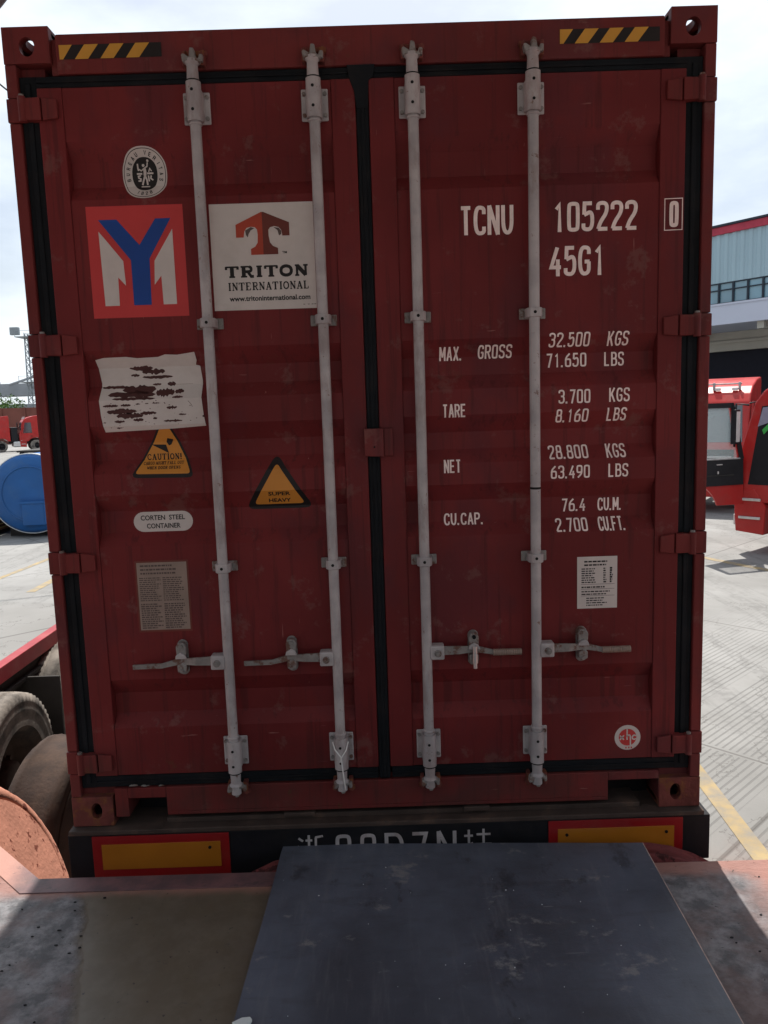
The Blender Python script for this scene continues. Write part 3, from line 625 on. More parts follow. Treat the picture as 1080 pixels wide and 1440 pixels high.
# ---------------------------------------------------------------- stickers and markings (all pressed onto the sheet)
def sticker(name, d, fn, y=PAN, **k):
    b = MB(); fn(b, y); b.cut_drape(depth); return b.build(name, d, **k)
def ell(cx, cz, a, bb, n=48, pw=2.3):
    o = []
    for i in range(n):
        t = 2*math.pi*i/n; c, s_ = math.cos(t), math.sin(t)
        o.append((cx+a*math.copysign(abs(c)**(2/pw), c), cz+bb*math.copysign(abs(s_)**(2/pw), s_)))
    return o
def s_seal(b, y):
    cx, cz, a, h = -.776, 2.418, .078, .088
    flat(b, ell(cx, cz, a, h), y-.0006, 'white')
    ribbon(b, ell(cx, cz, a*.93, h*.93), .0022, y-.0010, 'ink', True)
    flat(b, ell(cx, cz, a*.57, h*.64), y-.0012, 'ink')
    def arc(txt, t0, t1, m='ink', flip=False):
        n = len(txt)
        for i, c in enumerate(txt):
            t = t0+(t1-t0)*i/(n-1); px, pz = cx+a*.75*math.cos(t), cz+h*.785*math.sin(t)
            q = MB(); sans(q, c, -.0048, .0048, -.0068, .0068, .0024, 0, m, .00005)
            nx, nz_ = math.cos(t)/a, math.sin(t)/h; ang = math.atan2(nz_, nx)-math.pi/2+(math.pi if flip else 0)
            ca, sa = math.cos(ang), math.sin(ang)
            b.add([(px+v[0]*ca-v[2]*sa, y-.0016+v[1], pz+v[0]*sa+v[2]*ca) for v in q.v], q.f, m)
    arc('BUREAU VERITAS', R(196), R(-16)); arc('1828', R(248), R(292), flip=True)
    W = 'white'; Y = y-.0018
    def rb(p, wd_): ribbon(b, [(cx+u*.001, cz+v*.001) for u, v in p], wd_, Y, W)
    rb([(-1, 22), (1, 8), (0, -4)], .010); rb([(0, -4), (-6, -22), (-10, -36)], .006); rb([(0, -4), (6, -18), (8, -36)], .006)
    rb([(-1, 20), (-12, 12), (-20, 18)], .004); rb([(0, 22), (9, 26), (11, 40)], .004); flat(b, [(cx-.004+.005*math.cos(R(t)), cz+.030+.005*math.sin(R(t))) for t in range(0, 360, 45)], Y-.0002, W)
    rb([(-24, 36), (-23, 20), (-21, 12)], .005); rb([(-28, 2), (-9, 2)], .006); rb([(8, 3), (30, 3)], .006); rb([(14, 8), (18, 20), (24, 10)], .004)
    rb([(-14, -4), (-23, -6), (-22, -12), (-15, -15), (-16, -22), (-24, -22)], .005); rb([(12, -4), (14, -24)], .005); rb([(22, -4), (20, -14), (28, -20)], .005); rb([(-14, -42), (16, -42)], .005)
    flat(b, [(cx+.012+.004*math.cos(R(t)), cz+.045+.004*math.sin(R(t))) for t in range(0, 360, 45)], Y-.0002, W)
sticker('certification_sticker', dL, s_seal, label='oval black and white certification sticker')
def s_ym(b, y):
    x0, x1, z0, z1 = -.983, -.644, 1.924, 2.306; flat(b, [(x0, z0), (x1, z0), (x1, z1), (x0, z1)], y-.0006, 'yred')
    P = lambda l: [(x0+u*(x1-x0), z1-v*(z1-z0)) for u, v in l]
    Yy = P([(.12, .12), (.31, .12), (.53, .35), (.71, .12), (.87, .12), (.625, .475), (.615, .89), (.43, .89), (.43, .485)])
    flat(b, Yy, y-.0012, 'blue')
    flat(b, P([(.115, .22), (.35, .49), (.36, .71), (.285, .635), (.28, .89), (.13, .89)]), y-.0012, 'white')
    flat(b, P([(.88, .215), (.88, .89), (.74, .89), (.735, .63), (.66, .71), (.675, .495)]), y-.0012, 'white')
sticker('logo_sticker', dL, s_ym, label='square red sticker with a blue Y over a white M')
def s_tri(b, y):
    x0, x1, z0, z1 = -.552, -.188, 1.937, 2.301; flat(b, [(x0, z0), (x1, z0), (x1, z1), (x0, z1)], y-.0006, 'white')
    P = lambda l: [(x0+(u-70)/800*(x1-x0), z1-(v-140)/815*(z1-z0)) for u, v in l]
    L = [(468, 208), (268, 300), (268, 398), (326, 398), (334, 352), (352, 326), (385, 318), (416, 322), (432, 340), (436, 380), (432, 440), (412, 470), (378, 486), (378, 532), (474, 532), (474, 208)]
    Rr = [(474, 208), (474, 532), (588, 532), (588, 484), (550, 468), (528, 440), (520, 390), (520, 345), (534, 326), (566, 318), (600, 326), (620, 350), (626, 392), (682, 392), (682, 292), (486, 208)]
    flat(b, P(L), y-.0012, 'tred'); flat(b, P(Rr), y-.0012, 'tbrown')
    flat(b, P([(340, 345), (385, 320), (412, 330), (384, 345), (366, 372), (358, 398), (345, 380)]), y-.0010, 'tanink')
    flat(b, P([(560, 325), (600, 332), (620, 355), (618, 380), (600, 390), (590, 350)]), y-.0010, 'tanink')
    T = lambda a, c, f, g: (P([(a, 0)])[0][0], P([(c, 0)])[0][0], P([(0, g)])[0][1], P([(0, f)])[0][1])
    font(b, 'TM', *T(618, 655, 510, 528), y-.0012, 'ink')
    serif(b, 'TRITON', *T(172, 812, 618, 700), y-.0012, 'ink', 1.9, 1.15); serif(b, 'INTERNATIONAL', *T(185, 818, 742, 802), y-.0012, 'ink', 1.7, .8)
    font(b, 'www.tritoninternational.com', *T(190, 822, 845, 886), y-.0012, 'ink', .028, 3)
    for u in (765, 800, 830, 850): flat(b, P([(u, 921), (u+14, 921), (u+14, 926), (u, 926)]), y-.0012, 'tanink')
sticker('lessor_sticker', dL, s_tri, label='square white sticker with a two-tone letter T')
def s_worn(b, y):
    rnd = random.Random(3); x0, x1, z0, z1 = -.997, -.609, 1.522, 1.791
    P = lambda l: [(x0+(u-65)/(975-65)*(x1-x0), z1-(v-115)/(730-115)*(z1-z0)) for u, v in l]
    out_ = [(65, 140), (140, 125), (330, 122), (420, 135), (600, 130), (660, 112), (760, 118), (910, 100), (918, 165), (905, 200), (940, 210), (955, 330), (950, 470), (962, 620), (975, 705), (700, 720), (400, 728), (110, 735), (90, 600), (82, 470), (95, 330)]
    flat(b, P(out_), y-.0022, 'white')
    def patch(l, mm='scar'): flat(b, P(l), y-.0026, mm)
    def ragged(u0, u1, v, hh, n=16):
        top, bot = [], []
        for i in range(n+1):
            u = u0+(u1-u0)*i/n; e = math.sin(math.pi*min(1, max(0, i/n)))**.4
            top.append((u, v-hh*e*rnd.uniform(.45, 1.1)+rnd.uniform(-2, 2))); bot.append((u, v+hh*e*rnd.uniform(.45, 1.1)))
        patch(top+bot[::-1][:-0 or None])
    for a in ((335, 540, 215, 22), (440, 640, 245, 26), (345, 420, 272, 14), (440, 705, 290, 16), (525, 600, 350, 12), (650, 725, 350, 22), (95, 330, 366, 16), (270, 560, 392, 44),
              (150, 560, 432, 34), (560, 720, 420, 42), (720, 800, 415, 24), (700, 795, 462, 13), (190, 560, 466, 16), (110, 245, 520, 13), (262, 350, 518, 12), (390, 430, 510, 6), (470, 500, 508, 5), (530, 600, 506, 6),
              (650, 740, 545, 16), (140, 400, 568, 26), (220, 450, 604, 28), (420, 565, 586, 16), (200, 290, 650, 14), (360, 450, 640, 16), (530, 566, 630, 12), (750, 815, 605, 8), (615, 780, 655, 12), (105, 130, 656, 5), (212, 262, 702, 6), (950, 972, 625, 12)):
        ragged(*a)
    for i in range(50):
        u, v = rnd.uniform(110, 900), rnd.uniform(480, 715); s_ = rnd.uniform(1.5, 4); patch([(u-s_*2, v), (u, v-s_), (u+s_*2, v), (u, v+s_)])
    ribbon(b, P([(720, 356), (870, 354)]), .0012, y-.0026, 'tan'); ribbon(b, P([(835, 495), (858, 520), (870, 545)]), .0014, y-.0026, 'scar')
sticker('torn_paper_label', dL, s_worn, label='white paper label scratched down to the red paint')
def tri(b, y, pts, rad, m1, m2, inner=.78, ox=0, oz=0):
    c = (sum(p[0] for p in pts)/3, sum(p[1] for p in pts)/3)
    def rnd_(pp, k):
        o = []
        for i in range(3):
            p, a, q = Vector(pp[i-1]), Vector(pp[i]), Vector(pp[(i+1) % 3])
            u, v = a+(p-a).normalized()*k, a+(q-a).normalized()*k
            for t in (0, .25, .5, .75, 1): o.append(tuple(u*(1-t)**2+a*2*t*(1-t)+v*t*t))
        return o
    flat(b, rnd_(pts, rad), y-.0006, m1)
    ip = [(c[0]+(p[0]-c[0])*inner+ox, c[1]+(p[1]-c[1])*inner+oz) for p in pts]; flat(b, rnd_(ip, rad*.5), y-.0010, m2)
def s_caut(b, y):
    tri(b, y, [(-.758, 1.580), (-.899, 1.350), (-.660, 1.346)], .03, 'ink', 'amber', .86, .0, .004)
    flat(b, [(-.822, 1.470), (-.768, 1.468), (-.759, 1.436)], y-.0015, 'ink')
    flat(b, [(-.766, 1.478), (-.760, 1.492), (-.739, 1.487), (-.748, 1.468), (-.757, 1.464)], y-.0016, 'ink')
    serif(b, 'CAUTION!', -.840, -.714, 1.413, 1.435, y-.0015, 'ink', 1.9, .8)
    serif(b, 'CARGO MIGHT FALL OUT', -.852, -.704, 1.396, 1.407, y-.0015, 'ink', 2.0, 1.0); serif(b, 'WHEN DOOR OPENS', -.838, -.714, 1.380, 1.390, y-.0015, 'ink', 2.0, 1.0)
sticker('caution_sticker', dL, s_caut, label='triangular amber caution sticker tucked under the torn label')
def s_heavy(b, y):
    tri(b, y, [(-.361, 1.426), (-.487, 1.217), (-.231, 1.217)], .035, 'ink', 'amber', .74)
    c, d_ = -.357, 1.0
    font(b, 'SUPER', -.398, -.316, 1.268, 1.283, y-.0014, 'ink', .03); font(b, 'HEAVY', -.398, -.316, 1.242, 1.257, y-.0014, 'ink', .03)
sticker('weight_warning_sticker', dL, s_heavy, label='triangular amber sticker with a thick black border')
def s_cort(b, y):
    x0, x1, z0, z1 = -.909, -.688, 1.145, 1.220; r = (z1-z0)/2
    p = [(x0+r+r*math.cos(R(t)), (z0+z1)/2+r*math.sin(R(t))) for t in range(90, 271, 15)]+[(x1-r+r*math.cos(R(t)), (z0+z1)/2+r*math.sin(R(t))) for t in range(-90, 91, 15)]
    flat(b, p, y-.0006, 'white')
    font(b, 'CORTEN  STEEL', -.882, -.717, 1.188, 1.207, y-.0012, 'ink', .02, 3); font(b, 'CONTAINER', -.861, -.735, 1.157, 1.176, y-.0012, 'ink', .02, 3)
sticker('steel_type_sticker', dL, s_cort, label='pill-shaped white sticker about the steel')
def lines(b, y, x0, x1, z0, z1, rows, m, seed, cols=1, h=.45):
    rn = random.Random(seed); dz = (z1-z0)/rows
    for i in range(rows):
        z = z1-dz*(i+.75)
        for c in range(cols):
            a = x0+(x1-x0)*c/cols; e = x0+(x1-x0)*(c+1)/cols-(.006 if cols > 1 else 0); u = a; stop = a+(e-a)*rn.uniform(.7, 1)
            while u < stop:
                wv = min(rn.uniform(.004, .016), stop-u); flat(b, [(u, z), (u+wv, z), (u+wv, z+dz*h), (u, z+dz*h)], y, m); u += wv+.0025
def s_pl(b, y):
    x0, x1, z0, z1 = -.908, -.708, .768, 1.041
    flat(b, [(x0, z0), (x1, z0), (x1, z1), (x0, z1)], y-.0006, 'tbrown'); flat(b, [(x0+.007, z0+.008), (x1-.007, z0+.008), (x1-.007, z1-.007), (x0+.007, z1-.007)], y-.0010, 'tan')
    lines(b, y-.0014, x0+.02, x1-.02, z1-.055, z1-.012, 3, 'tanink', 1); lines(b, y-.0014, x0+.014, x1-.012, z1-.155, z1-.062, 12, 'tanink', 2, 2, .5); lines(b, y-.0014, x0+.014, x1-.012, z0+.012, z1-.162, 12, 'tanink', 4, 2, .6)
sticker('approval_plate', dL, s_pl, label='faded tan data plate above the handle')
def s_pr(b, y):
    x0, x1, z0, z1 = .742, .892, .803, 1.001
    flat(b, [(x0, z0), (x1, z0), (x1, z1), (x0, z1)], y-.0006, 'white')
    lines(b, y-.0012, x0+.026, x1-.026, z1-.038, z1-.012, 2, 'ink', 5); lines(b, y-.0012, x0+.016, x0+.07, z1-.102, z1-.042, 7, 'ink', 6, 1, .5); lines(b, y-.0012, x1-.052, x1-.04, z1-.102, z1-.042, 7, 'ink', 7, 1, .6); lines(b, y-.0012, x1-.028, x1-.016, z1-.102, z1-.042, 7, 'ink', 8, 1, .8)
    for z in (z1-.106, z1-.124, z1-.150): flat(b, [(x0+.014, z), (x1-.01, z), (x1-.01, z+.0012), (x0+.014, z+.0012)], y-.0012, 'ink')
    lines(b, y-.0012, x0+.016, x1-.03, z1-.122, z1-.110, 1, 'ink', 9); lines(b, y-.0012, x0+.016, x1-.012, z1-.148, z1-.128, 2, 'ink', 10); lines(b, y-.0012, x0+.034, x1-.034, z0+.008, z1-.154, 4, 'ink', 11)
sticker('customs_plate', dR, s_pr, label='white data plate above the handle')
def s_x(b, y):
    cx, cz = .937, .287; r = .050
    flat(b, [(cx+r*math.cos(R(t)), cz+r*math.sin(R(t))) for t in range(0, 360, 8)], y-.0006, 'white')
    flat(b, [(cx+.034*math.cos(R(t)), cz+.001+.034*math.sin(R(t))) for t in range(0, 360, 8)], y-.0010, 'yred')
    rb = lambda p, w_=.0052: ribbon(b, [(cx+u*.001, cz+v*.001) for u, v in p], w_, y-.0014, 'white')
    rb([(-30, 9), (-14, -9)]); rb([(-14, 9), (-30, -9)]); rb([(-2, 34), (-2, -9)]); rb(chaik([(-2, 3), (2, 10), (9, 10), (11, 2), (11, -36)])); rb(chaik([(32, 6), (25, 10), (18, 4), (18, -5), (25, -9), (32, -5)]))
    for u in (-9, 2, 12): flat(b, [(cx+u*.001, cz-.044), (cx+(u+6)*.001, cz-.044), (cx+(u+5)*.001, cz-.037), (cx+(u+1)*.001, cz-.037)], y-.0015, 'yred')
sticker('round_logo_sticker', dR, s_x, label='round white sticker with a red centre')
def mk(t, x0, x1, z0, z1, wd, name='marking', lab=None):
    sticker(name, dR, lambda b, yy: sans(b, t, x0, x1, z0, z1, wd, yy-.0006), label=lab)
for r in (('TCNU', .324, .519, 2.168, 2.268), ('105222', .651, .957, 2.170, 2.271), ('45G1', .639, .843, 2.019, 2.122)): mk(*r, .0132, 'serial_number')
def f0(b, y):
    sans(b, '0', 1.0625, 1.099, 2.174, 2.262, .0132, y-.0006)
    ribbon(b, [(1.048, 2.164), (1.110, 2.165), (1.110, 2.271), (1.048, 2.270)], .0028, y-.0006, 'mark', True)
sticker('check_digit', dR, f0, y=0)
S5 = .0060
for r in (('MAX.', .245, .331, 1.738, 1.786), ('GROSS', .385, .512, 1.741, 1.789), ('32.500', .640, .791, 1.773, 1.823), ('KGS', .852, .931, 1.772, 1.822), ('71.650', .635, .785, 1.702, 1.752), ('LBS', .847, .922, 1.701, 1.751),
          ('TARE', .250, .338, 1.533, 1.581), ('3.700', .672, .791, 1.570, 1.620), ('KGS', .856, .934, 1.571, 1.621), ('8.160', .664, .786, 1.502, 1.550), ('LBS', .851, .925, 1.502, 1.550),
          ('NET', .251, .316, 1.331, 1.379), ('28.800', .638, .787, 1.369, 1.418), ('KGS', .850, .925, 1.368, 1.418), ('63.490', .643, .790, 1.297, 1.345), ('LBS', .855, .931, 1.297, 1.346)): mk(*r, S5, 'weight_marking')
for r in (('CU.CAP.', .249, .400, 1.133, 1.177), ('76.4', .690, .783, 1.170, 1.218), ('CU.M.', .825, .918, 1.169, 1.217), ('2.700', .664, .786, 1.098, 1.145), ('CU.FT.', .823, .926, 1.097, 1.146)): mk(*r, S5, 'volume_marking')
# ================================================================ the trailer that carries the container
tr = empty('container_trailer', (0, 0, GZ), 0, 'black trailer chassis with red and amber reflector boards beneath the container', 'trailer')
def T(b, name, parent=tr, **k):
    o = b.build(name, parent, **k)
    if parent is tr: o.location = (0, 0, -GZ)
    return o
b = MB(); b.box(-1.235, 1.250, -.030, .16, -.205, -.022, 'black', .004); b.box(-1.1, 1.1, .0, .12, -.60, -.5, 'black', .004)
b.box(-.62, -.5, .02, .1, -.5, -.205, 'black'); b.box(.5, .62, .02, .1, -.5, -.205, 'black'); T(b, 'rear_beam')
b = MB(); b.box(-1.228, 1.225, -.036, .30, -.021, -.002, 'rust', .004); b.box(-.86, .99, .012, .30, -.003, .016, 'rust', .003)
b.box(-.40, -.28, .0, .05, .010, .026, 'rust', .003); b.box(.30, .40, -.004, .05, .010, .028, 'rust', .003); T(b, 'bolster_plate')
for s in (-1, 1):
    b = MB(); b.box(*sorted((s*.42, s*.55)), .16, 12, -.36, -.02, 'rust', .004); T(b, 'chassis_rail')
for x0, x1, tx in ((-1.140, -.612, .0), (.622, 1.142, .0)):
    b = MB(); z0, z1 = -.199, -.026; b.box(x0, x1, -.036, -.0305, z0, z1, 'rred', .001)
    b.box(x0+.036, x1-.034, -.0385, -.036, z0+.038, z1-.032, 'ramber', .0008)
    for u in ((x0+.07, x1-.065) if x0 > 0 else (x1-.075,)): b.cyl((u, -.0385, z1-.055), (u, -.042, z1-.055), .006, n=10, m='hole')
    T(b, 'reflector_board')
for t, a, e in (('8', -.212, -.132), ('8', -.116, -.036), ('D', -.018, .068), ('7', .086, .162), ('N', .184, .272)):
    b = MB(); sans(b, t, a, e, -.185, -.052, .0145, -.0316, 'galv'); T(b, 'painted_character')
for grp in (([(-.345, -.062), (-.328, -.075)], [(-.350, -.095), (-.334, -.106)], [(-.352, -.15), (-.330, -.125)], [(-.318, -.072), (-.292, -.072)], [(-.305, -.05), (-.305, -.165)], [(-.318, -.115), (-.292, -.105)], [(-.280, -.06), (-.250, -.055)], [(-.278, -.06), (-.280, -.16)], [(-.278, -.10), (-.245, -.10)], [(-.260, -.10), (-.260, -.165)]),
          ([(.296, -.075), (.330, -.075)], [(.314, -.05), (.314, -.17)], [(.296, -.12), (.330, -.105)], [(.344, -.070), (.398, -.070)], [(.371, -.048), (.371, -.11)], [(.340, -.11), (.402, -.11)], [(.346, -.135), (.396, -.135)], [(.371, -.115), (.371, -.165)], [(.338, -.168), (.404, -.168)])):
    b = MB()
    for k, p in enumerate(grp): ribbon(b, p, .009, -.0318-k*.0001, 'galv')
    T(b, 'painted_character')
def wheel(name, parent, c, s, r=.50, w_=.29, tyre_m='tyre', rim_m='rim', blocks=True):
    """wheel with its axle along x, outer face towards s"""
    prof = [(-.5, .60), (-.5, .66), (-.49, .80), (-.46, .92), (-.42, .985), (-.20, 1), (-.195, .95), (-.155, .95), (-.15, 1), (.15, 1), (.155, .95), (.195, .95), (.20, 1), (.42, .985), (.46, .925), (.485, .88), (.478, .87), (.49, .80), (.497, .74), (.49, .735), (.5, .66), (.5, .60)]
    n = 128
    def rf(i, j, q): return q-(.022*r if (i % 2 == 0 and (3 <= j <= 5 or 12 <= j <= 14)) else 0)
    b = MB(); b.lathe([(a*w_*s, q*r) for a, q in prof], c, 'x', n, tyre_m, rfun=rf if blocks else None); t = b.build('tyre', parent)
    b = MB(); b.lathe([(a*w_*s, q*r) for a, q in ((.5, .605), (.44, .59), (.40, .55), (-.05, .50), (-.10, .34), (-.02, .30), (.0, .22), (.30, .20), (.34, .17), (.34, .0))], c, 'x', 48, rim_m)
    b.lathe([(a*w_*s, q*r) for a, q in ((-.5, .60), (-.3, .52), (-.3, .0))], c, 'x', 32, rim_m)
    for i in range(10):
        t_ = 2*math.pi*i/10; y, z = c[1]+.27*r*math.cos(t_), c[2]+.27*r*math.sin(t_); b.cyl((c[0]-.03*w_*s, y, z), (c[0]+.10*w_*s, y, z), .018, n=6, m=rim_m, smooth=False)
    b.build('rim', parent); return t
for y in (1.7, 3.0, 4.3):
    for s in (-1, 1):
        wp = MB(); wp.box(-.05, .05, y-.05, y+.05, .42, .52, 'rust')
        if s < 0: wp.box(-1.0, 1.0, y-.06, y+.06, .45, .57, 'rust', .01); T2 = wp.build('axle', tr)
        W = bpy.data.objects.new('wheel', None); COL.objects.link(W); W.parent = tr; W.location = (s*1.08, y, .5); wheel('w', W, (0, 0, 0), s)
# ================================================================ loading dock
def dock_mat(t, b):
    g = NG(t); X, Y = g.x.outputs[0], g.x.outputs[1]
    wob = g.math('MULTIPLY', g.math('SUBTRACT', g.noise(6), .5), .12)
    base = g.mix(g.step(g.noise(14, 12, .7), .38, .66), (.085, .085, .092), (.25, .245, .255))
    base = g.mix(g.step(g.noise(4.5, 9, .6, off=(3, 1, 0)), .50, .72), base, (.15, .105, .10))
    rb = g.math('MULTIPLY', g.step(X, .7, 1.0), g.step(g.noise(5, 9, .65, off=(1, 1, 4)), .40, .62)); base = g.mix(g.math('MULTIPLY', rb, .6), base, (.16, .095, .085))
    br = g.mix(g.noise(9, 6), (.085, .068, .045), (.13, .105, .068))
    xe = g.math('ADD', g.math('ADD', X, wob), g.math('MULTIPLY', Y, .37))
    inb = g.math('MULTIPLY', g.step(xe, -1.235, -1.185), g.math('SUBTRACT', 1, g.step(X, .2, .3)))
    base = g.mix(g.math('MULTIPLY', inb, .88), base, br)
    # red paint and dust along the front edge; ends also carry painted-in sunlit salmon
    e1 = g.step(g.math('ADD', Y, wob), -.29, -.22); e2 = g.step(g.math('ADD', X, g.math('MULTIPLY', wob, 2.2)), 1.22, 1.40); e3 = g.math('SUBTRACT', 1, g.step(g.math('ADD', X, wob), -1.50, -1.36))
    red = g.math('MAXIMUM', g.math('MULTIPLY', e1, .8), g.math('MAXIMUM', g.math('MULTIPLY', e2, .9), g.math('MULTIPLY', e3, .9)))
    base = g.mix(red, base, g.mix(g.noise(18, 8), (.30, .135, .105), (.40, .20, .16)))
    sp = g.step(g.noise(55, 3, .5), .70, .74); base = g.mix(g.math('MULTIPLY', sp, .8), base, (.02, .018, .018))
    sp2 = g.step(g.noise(9, 10, .75, (1, 2.6, 1), (5, 2, 0)), .64, .70); base = g.mix(g.math('MULTIPLY', sp2, .7), base, (.05, .042, .045))
    t.links.new(base, b.inputs['Base Color'])
    rg = g.mix(inb, (.62, .62, .62), (.42, .42, .42)); t.links.new(rg, b.inputs['Roughness'])
    rough = g.math('MULTIPLY', g.math('SUBTRACT', 1, inb), g.noise(26, 12, .7, (1, 2.2, 1)))
    g.bump(rough, .9, .012, b)
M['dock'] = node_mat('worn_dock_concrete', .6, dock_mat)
dock = empty('loading_dock', (0, -2, GZ), 0, 'raised concrete loading dock with a red-painted steel edge in the foreground', 'loading dock')
FR = [(7, -.19), (1.42, -.18), (-1.30, -.155), (-1.55, .07), (-2.3, .76), (-2.3, -.4), (-6, -.4)]
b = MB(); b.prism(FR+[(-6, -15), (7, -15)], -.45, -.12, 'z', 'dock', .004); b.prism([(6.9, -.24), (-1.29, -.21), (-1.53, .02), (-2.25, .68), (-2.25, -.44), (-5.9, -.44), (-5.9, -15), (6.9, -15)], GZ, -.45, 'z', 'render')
b.box(-5.9, 6.9, -14.9, -4.9, -.121, -.114, 'bounceslab'); o = b.build('dock_slab', dock); o.location = (0, 2, -GZ)  # pale slab behind the camera, added to bounce sunlight onto the doors
b = MB()
def strip(b, pts, wd, z, th, m):
    P = [Vector(p) for p in pts]; L_, R_ = [], []
    for i in range(len(P)):
        a = (P[i]-P[i-1]).normalized() if i else (P[1]-P[0]).normalized(); c = (P[i+1]-P[i]).normalized() if i < len(P)-1 else a
        q = (Vector((-a.y, a.x))+Vector((-c.y, c.x))).normalized(); k = wd/max(.5, q.dot(Vector((-a.y, a.x)))); L_.append(P[i]); R_.append(P[i]-q*k)
    b.prism([tuple(p) for p in L_]+[tuple(p) for p in R_[::-1]], z-th, z, 'z', m, .0015)
strip(b, [(-2.28, .745), (-1.55, .074), (-1.30, -.152), (-.36, -.158)], .085, -.116, .004, 'dockred'); b.v = [v for v in b.v]
o = b.build('edge_plate', dock); o.location = (0, 2, -GZ)
# dock leveller plate laid across the gap
pl = empty('dock_plate', (0.25, -.8, -.12), 0, 'large blue-black sheet lying on the dock and reaching to the container', 'dock plate')
b = MB(); A = [(-.405, -.012), (.968, -.088), (.92, -1.75), (-.47, -1.70)]

def wavy(P, amp, step_=.06):
    o = []
    for k in range(len(P)):
        p, q = Vector(P[k]), Vector(P[(k+1) % len(P)]); n = max(1, int((q-p).length/step_)); nn = Vector((-(q-p).y, (q-p).x)).normalized()
        for i in range(n): t = i/n; o.append(tuple(p.lerp(q, t)+nn*amp*noise.noise(Vector((k*7+t*9, .3, .1)))*(0 if i == 0 else 1)))
    return o
b.prism(wavy(A, .004), -.105, -.094, 'z', 'plate'); o = b.build('sheet', pl); o.location = (-.25, .8, .12)
b = MB(); strip(b, [(.9705, -.088), (.9225, -1.75)], .004, -.0935, .010, 'plateedge'); o = b.build('worn_edge', pl); o.location = (-.25, .8, .12)
def tag_small(o, l, c, g=None): return tag(o, l, c, g)
b = MB(); rn = random.Random(5)
b.prism([(-.440, -.900), (-.415, -.884), (-.392, -.882), (-.385, -.892), (-.39, -.915), (-.42, -.93)], -.0925, -.084, 'z', 'debris', .002)
tag(b.build('plastic_scrap'), 'small white scrap of plastic at the near edge of the dark sheet', 'scrap')
b = MB()
for i in range(30):
    x, y = rn.uniform(-.38, .88), rn.uniform(-.92, -.15); s_ = rn.uniform(.0007, .0019)*(1 if i % 6 else 1.5); z = -.0935
    b.prism([(x+s_*math.cos(t)*rn.uniform(.6, 1.3), y+s_*math.sin(t)*rn.uniform(.6, 1.3)) for t in (0, 1.2, 2.4, 3.6, 5)], z, z+.0012, 'z', 'debris')
tag(b.build('plate_grit'), 'pale grit scattered over the dark sheet', 'grit', kind='stuff')
b = MB()
for i in range(60):
    x, y = rn.choice((rn.uniform(-1.4, -1.0), rn.uniform(1.0, 1.7))), rn.uniform(-.9, -.26); s_ = rn.uniform(.0015, .004); z = -.1195
    b.prism([(x+s_*1.8*math.cos(t)*rn.uniform(.5, 1.3), y+s_*math.sin(t)*rn.uniform(.5, 1.3)) for t in (0, .9, 1.8, 2.8, 3.8, 5)], z, z+.003, 'z', 'black')
tag(b.build('dock_grit'), 'dark crumbs of rubber and grit on the bare dock surface', 'grit', kind='stuff')
# tyres hung on the dock as bumpers
def solid_tyre(b, c, r, w_, axis, m, n=72, hole=.02):
    pr = [(-.5, .80), (-.42, .81), (-.42, .82), (-.49, .83), (-.46, .93), (-.38, .985), (-.30, 1), (-.28, .98), (.28, .98), (.30, 1), (.38, .985), (.46, .93), (.49, .83), (.42, .82), (.42, .81), (.5, .80)]
    for sg in (-1, 1):      # worn flat faces
        b.lathe([(sg*.5*w_, .80*r), (sg*.505*w_, .5*r), (sg*.505*w_, .02*r)], c, axis, n, m, smooth=False)
    b.lathe([(a*w_, q*r) for a, q in pr], c, axis, n, m, rfun=lambda i, j, q: q*(1+.006*math.sin(i*1.7)*math.sin(j*2.1+i)))
for x, z, l in ((.955, -.609, 'dark red tyre fixed to the dock edge right of the dark sheet'), (-.27, -.603, 'dark red tyre fixed to the dock edge under the amber reflector board')):
    b = MB(); solid_tyre(b, (0, 0, 0), .50, .115, 'y', 'bumpdark'); o = b.build('bumper_tyre'); o.location = (x, -.098, z); tag(o, l, 'tyre', 'tyres used as dock bumpers')
b = MB(); solid_tyre(b, (0, 0, 0), .50, .30, 'x', 'bumper', 96); o = b.build('bumper_tyre'); o.location = (-1.80, .40, -.56); o.rotation_euler = (0, R(-24), R(8)); tag(o, 'sunlit cracked tyre covered in red dust at the left corner of the dock', 'tyre', 'tyres used as dock bumpers')
b = MB(); solid_tyre(b, (0, 0, 0), .50, .34, 'x', 'tyrebrown'); o = b.build('old_tyre'); o.location = (-1.97, 1.56, -.83); o.rotation_euler = (0, R(4), R(-4)); tag(o, 'dusty brown tyre standing between the dock corner and the red trailer', 'tyre')
# steel grate beside it
b = MB()
for i in range(9): b.box(-2.45, -1.55, 1.35+i*.085, 1.395+i*.085, .03, .075, 'grate', .006)
b.box(-2.50, -2.45, 1.3, 2.12, .03, .08, 'grate', .004); b.box(-1.55, -1.50, 1.3, 2.12, .03, .08, 'grate', .004)
o = b.build('drain_grate'); o.location = (0.25, -.28, GZ-.03); tag(o, 'red-dusted slotted steel grate on the ground by the dusty tyre', 'grate')
